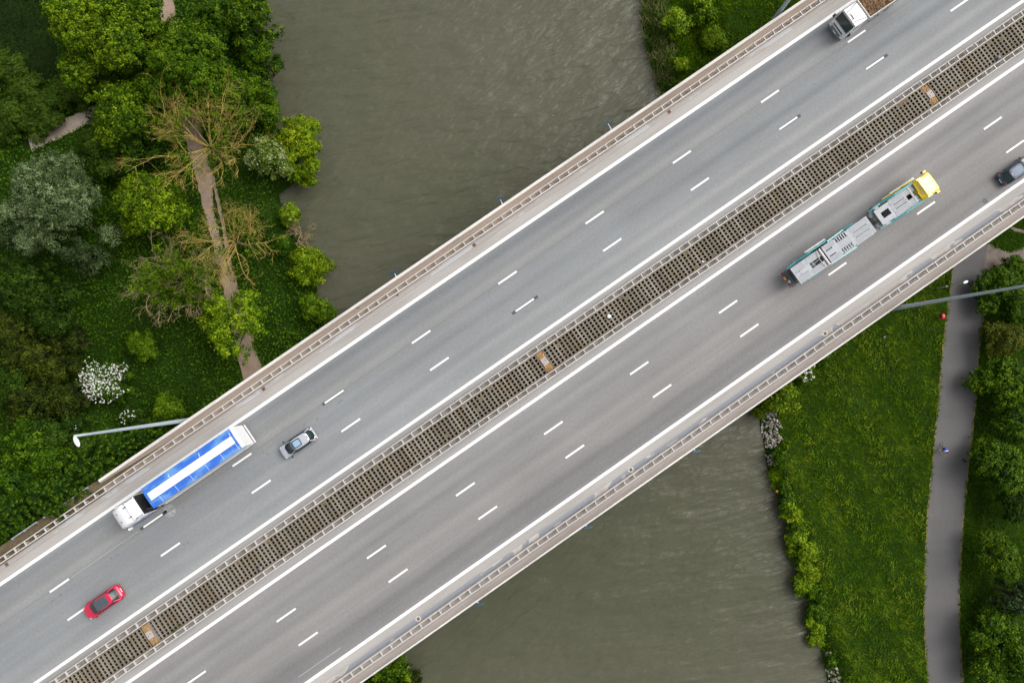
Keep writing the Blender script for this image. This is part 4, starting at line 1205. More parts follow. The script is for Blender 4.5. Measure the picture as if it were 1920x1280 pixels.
# trailer deck
tz = 2.72
V2L, V2R = -8.30, -10.42
def tp(u0, u1, a, b, **k): return plate(u0, u1, a, b, k.pop('z', tz), **k)
tp(41.15, 43.9, V2L, V2L-0.72); tp(41.15, 43.9, V2L-0.79, V2R+0.79); tp(41.15, 43.9, V2R+0.72, V2R)
tp(43.45, 43.9, V2L-0.72, V2L-0.79); tp(43.45, 43.9, V2R+0.79, V2R+0.72); tp(41.15, 41.5, V2L-0.72, V2L-0.79); tp(41.15, 41.5, V2R+0.79, V2R+0.72)
ribs(41.3, 43.8, V2L-0.05, V2L-0.68, tz, 5); ribs(41.3, 43.8, V2R+0.68, V2R+0.05, tz, 5); ribs(41.3, 43.8, V2L-0.82, V2R+0.82, tz, 4)
tp(39.15, 41.15, V2L-0.62, V2R+0.62); tp(39.15, 39.35, V2L, V2L-0.62); tp(39.15, 39.35, V2R+0.62, V2R); tp(40.9, 41.15, V2L, V2L-0.62); tp(40.9, 41.15, V2R+0.62, V2R)
for k in range(5):
    u = 39.52+k*0.31
    tp(u, u+0.14, V2L-0.05, V2L-0.58, nm='ladder_rung'); tp(u, u+0.14, V2R+0.58, V2R+0.05, nm='ladder_rung')
tp(39.15, 41.15, V2L, V2L-0.06, nm='deck_edge'); tp(39.15, 41.15, V2R+0.06, V2R, nm='deck_edge')
ribs(39.4, 40.9, V2L-0.66, V2R+0.66, tz, 4)
tp(37.55, 39.15, V2L, V2L-0.62); tp(37.55, 39.15, V2L-0.74, V2R+0.74); tp(37.55, 39.15, V2R+0.62, V2R)
tp(38.65, 39.15, V2L-0.62, V2L-0.74); tp(38.65, 39.15, V2R+0.74, V2R+0.62); tp(37.55, 37.75, V2L-0.62, V2L-0.74); tp(37.55, 37.75, V2R+0.74, V2R+0.62)
ribs(37.7, 39.1, V2L-0.05, V2L-0.58, tz, 4); ribs(37.7, 39.1, V2R+0.58, V2R+0.05, tz, 4)
tp(37.05, 37.12, V2L, V2R, nm='cross_bar', m='alu_d', z=tz+0.05)
MB().span(T(37.16), T(37.34), V2L-TV, V2R-TV, tz-0.02, tz+0.07).build('cross_bar', M['cornice'], t)
MB().path([(T(36.85), V2L-TV, tz+0.12), (T(36.55), -0.05, tz+0.14), (T(36.70), V2R-TV+0.1, tz+0.12)], [0.04]*3, 5).build('loading_chain', M['hatch'], t)
tp(34.9, 36.95, V2L, V2L-0.78); tp(34.9, 36.95, V2R+0.70, V2R); tp(34.9, 35.35, V2L-0.78, V2R+0.70)
ribs(35.0, 36.9, V2L-0.05, V2L-0.74, tz, 5); ribs(35.0, 36.9, V2R+0.66, V2R+0.05, tz, 5)
tp(33.25, 34.9, V2L, V2L-0.76); tp(33.25, 34.9, V2L-0.80, V2R+0.80); tp(33.25, 34.9, V2R+0.76, V2R)
ribs(33.3, 34.8, V2L-0.05, V2L-0.72, tz, 5); ribs(33.3, 34.8, V2R+0.72, V2R+0.05, tz, 5)
MB().span(T(33.2), T(33.34), V2L-TV+0.02, V2R-TV-0.02, tz-0.1, tz+0.05).build('deck_end', M['alu'], t)
plate(33.4, 43.7, V2L-0.1, V2R+0.1, 1.15, 'black', 'lower_deck')
for s in (1, -1):
    MB().box((T(33.9), 0.18*s+0.05, tz+0.02), (0.08, 0.08, 0.05)).build('deck_stop', M['black'], t)
MB().path([(T(35.4), -0.15, 2.3), (T(36.8), 0.05, 2.35)], [0.05, 0.05], 5).build('lift_ram', M['alu'], t)
MB().box((T(35.9), -0.1, 2.30), (0.30, 0.5, 0.10)).build('lift_block', M['alu_d'], t)
side_frame([(33.3, V2L+0.10, 1.5), (34.6, V2L+0.24, 1.7), (36.2, V2L+0.20, 2.4)], 0.25, 0.17)
side_frame([(36.0, V2L+0.28, 1.9), (38.8, V2L+0.22, 2.2)], 0.20, 0.17)
side_frame([(38.6, V2L+0.12, 2.35), (41.0, V2L+0.16, 2.1), (42.2, V2L+0.18, 2.5)], 0.25, 0.17)
side_frame([(34.6, V2R-0.22, 1.6), (36.3, V2R-0.14, 2.0)], 0.24, 0.17)
side_frame([(37.5, V2R-0.12, 2.3), (41.3, V2R-0.24, 1.9)], 0.18, 0.17)
side_frame([(36.0, V2L+0.52, 1.9), (38.7, V2L+0.48, 2.1)], 0.08, 0.14, 'cornice', 'white_ramp_edge')
side_frame([(41.4, V2L+0.03, 2.6), (43.5, V2L+0.02, 2.66)], 0.08, 0.05, 'dark_metal', 'side_rail')
side_frame([(34.2, V2R-0.05, 2.6), (43.5, V2R-0.04, 2.66)], 0.08, 0.06, 'alu', 'side_rail')
MB().span(T(32.75), T(33.35), V2L-TV+0.0, V2R-TV-0.0, 0.9, 1.15).build('tail_beam', M['dark_metal'], t, 0.02)
for vv, m, nm in ((0.72, 'red_lens', 'tail_light'), (0.30, 'orange', 'amber_marker'), (-0.62, 'red_lens', 'tail_light'), (-0.92, 'red_lens', 'tail_light')):
    MB().box((T(32.72), vv, 1.08), (0.12, 0.42 if m == 'orange' else 0.24, 0.20)).build(nm, M[m], t)
MB().ball((T(32.85), -0.25, 1.25), (0.2, 0.22, 0.15), 10, 6).build('winch', M['alu'], t, smooth=True)

# ------------------------------------------------------------------ cyclist
cx, cy = px(1762, 841, LAND)
HEAD = math.radians(-92)
zc = LAND+0.022
bk = thing('bicycle', 'thin black bicycle under the rider on the cycle path', 'bicycle', (cx, cy, zc), HEAD)
for s in (0.52, -0.52):
    b = MB(); n = 24
    ring = [(s+0.335*math.cos(2*PI*k/n), 0, 0.345+0.335*math.sin(2*PI*k/n)) for k in range(n)]
    for k in range(n): b.tube(ring[k], ring[(k+1) % n], 0.02, 0.02, 5, False)
    w = b.build('wheel', M['tyre'], bk)
    b = MB()
    for k in range(10):
        a = 2*PI*k/10
        b.tube((s, 0, 0.345), (s+0.32*math.cos(a), 0, 0.345+0.32*math.sin(a)), 0.004, 0.004, 3, False)
    b.build('spokes', M['alu_d'], w)
fr = MB()
bbp, st, hd0, hd1 = (-0.08, 0, 0.29), (-0.20, 0, 0.80), (0.40, 0, 0.62), (0.36, 0, 0.86)
for a, b_ in ((bbp, st), (bbp, hd0), (st, hd1), (hd0, hd1), (hd0, (0.52, 0, 0.345)), (bbp, (-0.52, 0, 0.345)), (st, (-0.52, 0, 0.345))):
    fr.tube(a, b_, 0.018, 0.018, 6)
fr.build('frame', M['black'], bk)
MB().box((-0.22, 0, 0.90), (0.26, 0.12, 0.05)).tube((-0.2, 0, 0.8), (-0.22, 0, 0.9), 0.014).build('saddle', M['black'], bk, 0.02)
MB().tube(hd1, (0.40, 0, 0.95), 0.014).tube((0.42, -0.21, 0.95), (0.42, 0.21, 0.95), 0.014).tube((0.42, -0.21, 0.95), (0.52, -0.21, 0.93), 0.014).tube((0.42, 0.21, 0.95), (0.52, 0.21, 0.93), 0.014).build('handlebar', M['black'], bk)
MB().tube((-0.08, -0.1, 0.29), (0.06, -0.1, 0.20), 0.012).tube((-0.08, 0.1, 0.29), (-0.22, 0.1, 0.38), 0.012).box((0.06, -0.15, 0.20), (0.09, 0.08, 0.02)).box((-0.22, 0.15, 0.38), (0.09, 0.08, 0.02)).build('pedals', M['dark_metal'], bk)

def person():
    V, E_, R_ = [], [], []
    def add(p, r, par=None):
        V.append(p); R_.append(r)
        if par is not None: E_.append((par, len(V)-1))
        return len(V)-1
    pel = add((-0.22, 0, 0.98), 0.15)
    sp1 = add((-0.08, 0, 1.16), 0.145, pel)
    sp2 = add((0.10, 0, 1.32), 0.155, sp1)
    nk = add((0.22, 0, 1.40), 0.075, sp2)
    n2 = add((0.27, 0, 1.45), 0.06, nk)
    h1 = add((0.32, 0, 1.52), 0.095, n2)
    h2 = add((0.34, 0, 1.62), 0.085, h1)
    for s, (px_, pz_) in ((-1, (0.06, 0.24)), (1, (-0.22, 0.42))):
        sh_ = add((0.13, s*0.18, 1.33), 0.075, sp2)
        el = add((0.26, s*0.27, 1.13), 0.05, sh_)
        wr = add((0.44, s*0.22, 0.985), 0.032, el)
        pa = add((0.50, s*0.215, 0.975), 0.034, wr)
        for k, oy in enumerate((-0.03, -0.01, 0.01, 0.03)):
            f1 = add((0.55-0.004*k, s*0.215+oy, 0.985), 0.010, pa)
            f2 = add((0.58-0.006*k, s*0.215+oy, 0.945), 0.009, f1)
        th = add((0.49, s*0.17, 0.955), 0.011, pa)
        hp = add((-0.20, s*0.10, 0.95), 0.10, pel)
        kn = add((px_+0.20, s*0.13, (pz_+0.98)/2+0.08), 0.068, hp)
        an = add((px_-0.03, s*0.15, pz_+0.10), 0.042, kn)
        ft = add((px_+0.12, s*0.15, pz_+0.04), 0.038, an)
    me = bpy.data.meshes.new('body_base')
    me.from_pydata(V, E_, [])
    o = bpy.data.objects.new('tmp_body', me); C.objects.link(o)
    sk = o.modifiers.new('skin', 'SKIN'); sk.use_smooth_shade = True
    for k, r in enumerate(R_):
        me.skin_vertices[0].data[k].radius = (r, r)
    me.skin_vertices[0].data[0].use_root = True
    ss = o.modifiers.new('sub', 'SUBSURF'); ss.levels = 1; ss.render_levels = 1
    bpy.context.view_layer.update()
    dg = bpy.context.evaluated_depsgraph_get()
    m2 = bpy.data.meshes.new_from_object(o.evaluated_get(dg))
    bpy.data.objects.remove(o)
    m2.name = 'person_body'
    m2.materials.clear()
    for k in ('skin', 'jersey', 'jersey_w', 'shorts'): m2.materials.append(M[k])
    for p in m2.polygons:
        x, y, z = p.center
        mi = 0
        if z > 1.0 and x < 0.24 and abs(y) < 0.27 and z < 1.52: mi = 1
        if mi == 1 and 0.10 < x+0.3*(z-1.3) < 0.19: mi = 2
        if z <= 1.06 and z > 0.70 and x < 0.16 and abs(y) < 0.24: mi = 3
        if x > 0.30 and abs(y) > 0.13 and z < 1.2: mi = 0
        p.material_index = mi
    return m2
pt = thing('person', 'cyclist in blue and white jersey riding down the grey cycle path', 'person', (cx, cy, zc), HEAD)
try:
    link('body', person(), None, pt)
except Exception as ex:
    print('person mesh failed', ex)
MB().ball((0.335, 0, 1.66), (0.15, 0.11, 0.10), 12, 8).build('helmet', M['helmet'], pt, smooth=True)
for s in (-1, 1):
    MB().ball((0.425, s*0.035, 1.58), 0.012, 6, 4).build('eye', M['black'], pt)
    MB().ball((0.33, s*0.10, 1.57), (0.022, 0.014, 0.034), 6, 4).build('ear', M['skin'], pt)
MB().ball((0.435, 0, 1.55), (0.02, 0.014, 0.022), 6, 4).build('nose', M['skin'], pt)
MB().ball((0.425, 0, 1.505), (0.012, 0.026, 0.008), 6, 4).build('mouth', M['helmet'], pt)
for s, (fx0, fz0) in ((-1, (0.06, 0.24)), (1, (-0.22, 0.42))):
    MB().ball((fx0+0.05, s*0.15, fz0+0.03), (0.14, 0.052, 0.05), 10, 6).build('shoe', M['white'], pt, smooth=True)

# ------------------------------------------------------------------ vegetation
def clump_crown(name, m, parent, R, Hc, base, n_clump, per, leaf, rng, lobes=9, aspect=0.6, clump_r=0.34, flat=0.5, spread=1.14, tone0=0.35, tone_var=0.75, smin=0.16, smax=0.34):
    """leaf clumps spread over the lobes of a dome; base = height of the crown's centre plane above the tree's foot"""
    lc = []; lr = []
    for k in range(lobes):
        a = rng.uniform(0, 2*PI); e = rng.uniform(0.05, 1.0)**0.7
        rad = R*spread*rng.uniform(0.35, 0.72)*(1-0.45*e)
        lc.append((rad*math.cos(a), rad*math.sin(a), Hc*0.62*e)); lr.append(R*rng.uniform(smin, smax))
    lc.append((0, 0, Hc*0.5)); lr.append(R*0.42)
    lc = np.array(lc); lr = np.array(lr)
    pick = rng.choice(len(lr), n_clump, p=lr**2/np.sum(lr**2))
    d = unit(rng.normal(size=(n_clump, 3)))
    d[:, 2] = np.where(d[:, 2] < -0.25, -d[:, 2], d[:, 2])
    rr_ = lr[pick][:, None]*(0.62+0.42*rng.random((n_clump, 1)))
    sc = np.array([1, 1, flat+0.35])
    cc = lc[pick]+d*rr_*sc
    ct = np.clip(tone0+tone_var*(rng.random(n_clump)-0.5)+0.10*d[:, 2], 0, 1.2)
    # leaves
    per = int(per); N_ = n_clump*per
    ci = np.repeat(np.arange(n_clump), per)
    off = rng.normal(size=(N_, 3))*np.array([1, 1, 0.75])*clump_r*0.55*rng.uniform(0.6, 1.3, size=n_clump)[ci][:, None]
    cen = cc[ci]+off
    nrm = unit(d[ci]*0.7+unit(off+1e-6)*0.7+np.array([0, 0, 0.55])+rng.normal(size=(N_, 3))*0.45)
    cen[:, 2] += base
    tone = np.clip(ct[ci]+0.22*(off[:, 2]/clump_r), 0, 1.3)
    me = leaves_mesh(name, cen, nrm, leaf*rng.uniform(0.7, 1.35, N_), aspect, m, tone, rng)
    return link(name, me, None, parent), cc+np.array([0, 0, base]), d

def limbs(parent, pts, foot_h, r0, rng, m, n=16, name='trunk'):
    b = MB()
    b.path([(0, 0, -0.3), (0.05, -0.03, foot_h*0.5), (0, 0, foot_h)], [r0*1.2, r0, r0*0.85], 8)
    sel = rng.choice(len(pts), min(n, len(pts)), replace=False)
    for i in sel:
        p = Vector(pts[i]); a = Vector((0, 0, foot_h*rng.uniform(0.7, 1.0)))
        mid = a*0.45+p*0.55+Vector((rng.uniform(-0.3, 0.3), rng.uniform(-0.3, 0.3), rng.uniform(0.0, 0.4)))
        b.path([a, mid, p], [r0*0.45, r0*0.25, 0.02], 5)
    return b.build(name, m, parent)

TREES = 0
def tree(x, y, rpx, h, species, label, cat='tree', group=None, name=None, n=None, **kw):
    """tree by the pixel of its crown centre and crown radius in pixels"""
    global TREES
    TREES += 1
    rng = np.random.default_rng(100+TREES)
    gz0 = LAND
    for it in range(3):
        zc_ = gz0+h*0.66
        wx, wy = px(x, y, zc_)
        gz0 = float(ground_z(wx, wy))
        gz0 = max(gz0, WATER+0.1)
    R = 1.17*rpx*(CAM_H-zc_)/F_PX
    mats = dict(bright='lf_bright', lime='lf_lime', mid='lf_mid', dark='lf_dark', olive='lf_olive', silver='lf_silver', yellow='lf_yellow', pale='lf_pale')
    t = thing(name or ('shrub' if h < 4 else 'tree'), label, cat, (wx, wy, gz0), 0, group)
    small = R < 2.6
    Hc = min(h*0.80, R*1.7)
    base = h-Hc
    nc = n or int(34+R*R*(30 if not small else 42))
    leaf = kw.pop('leaf', 0.24 if not small else 0.20)
    per = kw.pop('per', 26)
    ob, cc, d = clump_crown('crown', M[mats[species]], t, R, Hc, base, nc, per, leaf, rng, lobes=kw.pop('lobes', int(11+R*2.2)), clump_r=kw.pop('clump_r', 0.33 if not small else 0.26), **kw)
    limbs(t, cc, base*0.75+0.2, 0.05+R*0.035, rng, M['bark'], 10+int(R*2))
    return t, cc, rng, R, h

def blossoms(t, cc, rng, n, m, r=0.075, spread=0.25, top=True, name='blossom'):
    sel = cc[cc[:, 2] > np.quantile(cc[:, 2], 0.35)] if top else cc
    i = rng.integers(0, len(sel), n)
    per = 7
    c = sel[i]+rng.normal(size=(n, 3))*spread+np.array([0, 0, 0.28])
    cen = np.repeat(c, per, axis=0)+rng.normal(size=(n*per, 3))*r*0.8
    nrm = unit(np.array([0, 0, 1.0])+rng.normal(size=(n*per, 3))*0.5)
    me = leaves_mesh(name, cen, nrm, r*rng.uniform(0.8, 1.6, n*per), 0.9, m, np.full(n*per, 0.5), rng)
    return link(name, me, None, t)

def bare_tree(x, y, rpx, h, label, leaves=120, limbs_n=13, twig_m='lichen', group=None, lean=(0, 0)):
    global TREES
    TREES += 1
    rng = np.random.default_rng(300+TREES)
    zc_ = LAND+h*0.75
    wx, wy = px(x, y, zc_); gz0 = float(ground_z(wx, wy))
    R = rpx*(CAM_H-zc_)/F_PX
    t = thing('bare_tree', label, 'tree', (wx, wy, gz0), 0, group)
    MB().path([(0, 0, -0.3), (0.08, 0.05, h*0.25), (0, 0, h*0.5)], [0.24, 0.20, 0.15], 8).build('trunk', M['bark'], t)
    b = MB(); tips = []
    def grow(p, d, ln, r, lvl):
        pts = [p]; rad = [r]; dd = Vector(d).normalized(); k_n = 3
        for k in range(k_n):
            dd = (dd+Vector((rng.normal(), rng.normal(), rng.normal()*0.6+0.08))*0.22).normalized()
            pts.append(pts[-1]+dd*ln/k_n); rad.append(r*(1-0.22*(k+1)))
        b.path(pts, rad, 5 if lvl == 0 else 4 if lvl == 1 else 3)
        tips.append(pts[-1])
        if lvl < 3:
            m_ = (5, 4, 3)[lvl]
            for q in range(m_):
                f = rng.uniform(0.35, 1.0)
                k = min(k_n-1, int(f*k_n)); a = pts[k].lerp(pts[k+1], f*k_n-k)
                side = Vector((rng.normal(), rng.normal(), rng.normal()*0.5))
                nd = (dd*1.0+side.normalized()*0.75).normalized()
                grow(a, nd, ln*rng.uniform(0.40, 0.62), max(0.013, r*0.5), lvl+1)
    for k in range(limbs_n):
        a = 2*PI*(k+rng.uniform(-0.3, 0.3))/limbs_n
        el = rng.uniform(0.25, 0.95)
        d = Vector((math.cos(a)*math.cos(el), math.sin(a)*math.cos(el), math.sin(el)))
        grow(Vector((0, 0, h*rng.uniform(0.38, 0.52))), d, R*rng.uniform(0.62, 0.85)/max(0.6, math.cos(el)), 0.068, 0)
    b.build('branches', M[twig_m], t)
    if leaves:
        tp_ = np.array([tuple(p) for p in tips])
        sel = tp_[rng.integers(0, len(tp_), leaves)]*np.array([rng.uniform(0.5, 0.8), rng.uniform(0.5, 0.8), 1])
        per = 14
        cen = np.repeat(sel, per, axis=0)+rng.normal(size=(leaves*per, 3))*0.26
        nrm = unit(rng.normal(size=(leaves*per, 3))*0.6+np.array([0, 0, 1]))
        link('leaves', leaves_mesh('leaves', cen, nrm, 0.22*rng.uniform(0.7, 1.3, leaves*per), 0.65, M['lf_bright'], np.repeat(rng.random(leaves)*0.6+0.2, per), rng), None, t)
    return t

def fir(x, y, rpx, h, label, mname='lf_fir', group='dark firs beside the upper carriageway'):
    """feathery evergreen: sprays radiating from a leader"""
    global TREES
    TREES += 1
    rng = np.random.default_rng(500+TREES)
    gz0 = LAND
    for it in range(3):
        zc_ = gz0+h*0.55
        wx, wy = px(x, y, zc_); gz0 = float(ground_z(wx, wy))
    R = rpx*(CAM_H-zc_)/F_PX
    t = thing('fir_tree', label, 'tree', (wx, wy, gz0), 0, group)
    MB().path([(0, 0, -0.3), (0, 0, h*0.5), (0, 0, h)], [0.16, 0.10, 0.02], 7).build('trunk', M['bark'], t)
    cen = []; ax = []; nr = []; tn = []
    nb = int(44+R*16)
    for k in range(nb):
        f = (k+rng.random())/nb                     # 0 bottom .. 1 top
        z0 = h*(0.25+0.72*f)
        ln = R*(1.08-0.85*f**1.3)*rng.uniform(0.75, 1.15)
        a = k*2.39996+rng.uniform(-0.3, 0.3)
        rise = rng.uniform(0.15, 0.55)*(0.3+f)
        dr = np.array([math.cos(a), math.sin(a), rise])
        steps = max(5, int(ln/0.14))
        for s in range(steps):
            q = (s+0.5)/steps
            p = np.array([0, 0, z0])+dr*ln*q+np.array([0, 0, -0.35*ln*q*q])
            wdt = 0.52*(1-q)**0.6*min(1.0, ln/1.6)+0.10
            for sd_ in (-1, 1):
                for rep in range(2):
                    side = np.array([-math.sin(a), math.cos(a), 0])*sd_
                    dirv = side*0.75+dr*0.65+rng.normal(size=3)*0.15
                    cen.append(p+dirv*wdt*rng.uniform(0.25, 0.6)); ax.append(dirv)
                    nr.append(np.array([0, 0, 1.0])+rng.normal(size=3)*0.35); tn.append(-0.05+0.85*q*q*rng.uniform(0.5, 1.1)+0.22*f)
    cen = np.array(cen); ax = np.array(ax); nr = unit(np.array(nr)); tn = np.array(tn)
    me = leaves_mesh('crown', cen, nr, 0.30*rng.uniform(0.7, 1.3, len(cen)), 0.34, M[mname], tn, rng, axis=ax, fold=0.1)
    link('crown', me, None, t)
    return t

G1 = 'broadleaf trees on the left bank'
tree(195, 62, 108, 13, 'bright', 'large yellow-green broadleaf tree at the top left beside the dark field', group=G1, tone0=0.45)
tree(352, 100, 92, 12, 'mid', 'large mid-green broadleaf tree overhanging the sandy path at the top', group=G1, tone0=0.50)
tree(462, 42, 58, 11, 'bright', 'rounded olive-green tree at the top by the water', group=G1, tone0=0.22)
tree(225, 205, 82, 11, 'bright', 'bushy green tree at the end of the pale path', group=G1, tone0=0.40)
tree(445, 168, 66, 9, 'mid', 'dense green tree on the river bank above the bare tree', group=G1, tone0=0.5)
tree(410, 20, 60, 10, 'mid', 'green tree at the top edge between the path and the water tree', group=G1, tone0=0.35)
tree(245, 285, 50, 7, 'mid', 'low dark green tree above the yellow-green round tree', group=G1, tone0=0.25)
tree(90, 378, 122, 11, 'silver', 'big silvery willow at the left edge', group='willows', leaf=0.20, aspect=0.40, clump_r=0.34, per=26, tone0=0.46, tone_var=0.75, lobes=30, smin=0.13, smax=0.23, spread=1.2)
tree(150, 470, 45, 7, 'silver', 'lower grey-green willow limb tree below the big silvery willow', group='willows', leaf=0.20, aspect=0.38, per=22, tone0=0.15)
tree(277, 378, 82, 9.5, 'bright', 'round yellow-green tree between silvery willow and sandy path', group=G1, tone0=0.50)
tree(318, 470, 46, 6, 'mid', 'dark green bush with bare stems between two trees left of the path', group=G1, tone0=0.35, n=130)
tree(432, 608, 84, 9.5, 'lime', 'vivid lime-green tree over the sandy path beside the bridge', group=G1, tone0=0.34, n=430, clump_r=0.42, lobes=22, smin=0.14, smax=0.24, spread=1.2)
for (x, y, r, h, sp, tn, lab) in ((125, 28, 62, 11, 'bright', 0.5, 'yellow-green tree edging the dark field at the top'), (150, 128, 58, 10, 'bright', 0.42, 'yellow-green tree between dark field and bushy green tree'), (272, 28, 58, 11, 'bright', 0.33, 'green tree overhanging the left side of the path at the top edge'), (285, 150, 56, 9, 'mid', 0.42, 'mid-green tree pressed between the two large trees and the path'),
                              (400, 182, 52, 8, 'mid', 0.40, 'mid-green tree right above the ochre-branched tree'), (488, 105, 40, 8, 'mid', 0.30, 'dark green tree hanging over the water at the upper bank'), (490, 205, 38, 6, 'mid', 0.52, 'bright mid-green tree at the bank above the pale-flowered shrub'), (190, 300, 42, 6, 'dark', 0.7, 'dark tree between pale path and silvery willow'), (450, 0, 50, 9, 'bright', 0.25, 'olive-green tree cut by the top edge near the water')):
    tree(x, y, r, h, sp, lab, group=G1, tone0=tn)
tree(324, 92, 42, 9, 'mid', 'mid-green tree leaning across the sandy path near the top edge', group=G1, tone0=0.35, n=330)
tree(345, 175, 30, 7, 'mid', 'loose green tree at the right edge of the path above the ochre-branched tree', group=G1, tone0=0.35, n=150)
for (x, y, r, h, sp, tn, lab) in ((18, 612, 56, 9, 'olive', 0.3, 'olive tree hidden between dark tree and olive-brown tree at the left edge'), (12, 722, 52, 9, 'dark', 0.4, 'dark tree between the two olive-brown trees at the left edge'), (82, 822, 44, 7, 'dark', 0.5, 'dark green tree left of the lamp head'), (18, 905, 50, 7, 'mid', 0.2, 'dull green tree at the left edge among the firs'), (150, 838, 32, 5, 'dark', 0.6, 'dark tree just below the lamp head'), (135, 640, 30, 6, 'olive', 0.25, 'small olive tree at the margin of the ground cover'), (20, 425, 48, 8, 'silver', 0.1, 'grey-green willow at the left edge below the big silvery willow')):
    tree(x, y, r, h, sp, lab, group='dark trees along the left edge', tone0=tn)
bare_tree(375, 262, 96, 10, 'bare ochre-branched tree straddling the sandy path with green sprouts', 190, 22, group='bare trees by the sandy path')
bare_tree(424, 445, 78, 9, 'bare ochre-branched tree over the split of the sandy path', 80, 18, group='bare trees by the sandy path')
bare_tree(330, 525, 74, 9, 'half-bare tan tree with thin green leaves left of the path', 800, 26, 'dry_twig', group='bare trees by the sandy path')
t_, cc_, rn_, _, _ = tree(497, 292, 46, 6, 'pale', 'shrub speckled with pale flowers beside the yellow-green bank shrub', 'shrub', group='bank shrubs', name='shrub', tone0=0.42)
blossoms(t_, cc_, rn_, 60, M['petal'], 0.05, 0.2)
tree(553, 262, 56, 6.5, 'yellow', 'yellow-green bushy shrub leaning over the river at upper left', 'shrub', 'bank shrubs', 'shrub', tone0=0.38)
tree(572, 318, 34, 5.0, 'yellow', 'lower yellow-green lobe shrub under the leaning bank shrub', 'shrub', 'bank shrubs', 'shrub', tone0=0.30)
tree(540, 402, 24, 4.0, 'lime', 'small bright green shrub above the dry brown twigs', 'shrub', 'bank shrubs', 'shrub', tone0=0.35)
tree(580, 500, 48, 4.5, 'yellow', 'rounded lime-yellow shrub at the water edge near the bridge', 'shrub', 'bank shrubs', 'shrub', tone0=0.34)
tree(590, 578, 38, 4.0, 'mid', 'dark green shrub at the water edge touching the bridge', 'shrub', 'bank shrubs', 'shrub', tone0=0.6)
tree(525, 455, 26, 3.2, 'mid', 'low green shrub between dry twigs and the bare tree', 'shrub', 'bank shrubs', 'shrub', tone0=0.35)
bare_tree(551, 430, 26, 3.2, 'clump of dry brown twigs on the river bank', 0, 12, 'dry_twig', group='bare trees by the sandy path')
G2 = 'dark trees along the left edge'
tree(38, 548, 70, 10, 'dark', 'dark green tree below the silvery willow at the left edge', group=G2, tone0=0.35)
tree(95, 600, 45, 8, 'dark', 'small dark tree beside the green ground cover, left', group=G2, tone0=0.25)
tree(55, 668, 66, 10, 'olive', 'dark olive-brown tree at the left edge, upper one', group=G2, tone0=0.5)
tree(105, 690, 36, 8, 'olive', 'narrow dark olive tree left of the white-flowering bush', group=G2, tone0=0.4)
tree(50, 765, 66, 9, 'olive', 'dark olive-brown tree at the left edge, lower one', group=G2, tone0=0.32)
tree(118, 755, 42, 7.5, 'olive', 'dull olive tree just below left of the white-flowering bush', group=G2, tone0=0.3)
tree(35, 845, 62, 8, 'mid', 'mid-green tree at the left edge above the firs', group=G2, tone0=0.35)
tree(95, 865, 42, 6.5, 'mid', 'green shrubby tree between left edge tree and the firs', group=G2, tone0=0.30)
tree(30, 490, 30, 6, 'dark', 'dark shrub dotted with tiny pale flowers under the willow', 'shrub', G2, 'shrub')
t_, cc_, rn_, _, _ = tree(200, 712, 55, 5.5, 'mid', 'hawthorn bush covered in white blossom', 'bush', name='hawthorn_bush', tone0=0.35)
blossoms(t_, cc_, rn_, 950, M['petal'], 0.07, 0.32)
t_, cc_, rn_, _, _ = tree(143, 792, 26, 4.5, 'dark', 'dark bush with few white flowers near the lamp head', 'bush', name='bush', tone0=0.3)
blossoms(t_, cc_, rn_, 16, M['petal'], 0.07)
t_, cc_, rn_, _, _ = tree(243, 782, 24, 4.5, 'dark', 'dark bush with few white flowers above the mast', 'bush', name='bush', tone0=0.3)
blossoms(t_, cc_, rn_, 22, M['petal'], 0.07)
tree(262, 648, 32, 3.5, 'mid', 'light green shrub in the ground cover right of the hawthorn', 'shrub', 'green shrubs in the ground cover', 'shrub', tone0=0.6)
tree(312, 768, 36, 4.0, 'mid', 'light green shrub above the lamp mast by the bridge', 'shrub', 'green shrubs in the ground cover', 'shrub', tone0=0.55)
for (x, y, r, h, lab) in ((284, 818, 34, 4.2, 'dark fir beside the mast foot near the bridge'), (238, 838, 44, 5.2, 'dark fir under the middle of the mast'), (182, 862, 50, 5.8, 'feathery fir below the lamp head'),
                          (200, 893, 40, 4.5, 'feathery fir nearest the front of the blue truck rail'), (140, 910, 52, 5.5, 'broad feathery fir in the middle of the row'), (88, 925, 46, 5.2, 'feathery fir left of the broad one'),
                          (104, 948, 36, 4.0, 'low fir next to the longer grey rail'), (40, 942, 52, 5.2, 'feathery fir near the shorter grey rail'), (6, 970, 38, 4.2, 'fir at the left picture edge by the road'), (48, 978, 22, 2.6, 'small fir tucked against the dirt verge')):
    fir(x, y, r, h, lab)
# hedge band and the dark field, upper left
for (x, y, r, lab) in ((25, 225, 48, 'dark hedge shrub at the left edge above the pale path'), (75, 205, 45, 'dark hedge shrub above the middle of the pale path'), (122, 180, 43, 'dark hedge shrub nearest the bushy green tree'), (45, 172, 40, 'dark hedge shrub below the dark field'), (175, 262, 30, 'dark shrub below the right end of the pale path'), (20, 120, 40, 'dark shrub standing in the dark field')):
    tree(x, y, r, 3.4, 'dark', lab, 'shrub', 'dark hedge shrubs near the pale path', 'shrub', tone0=0.75)
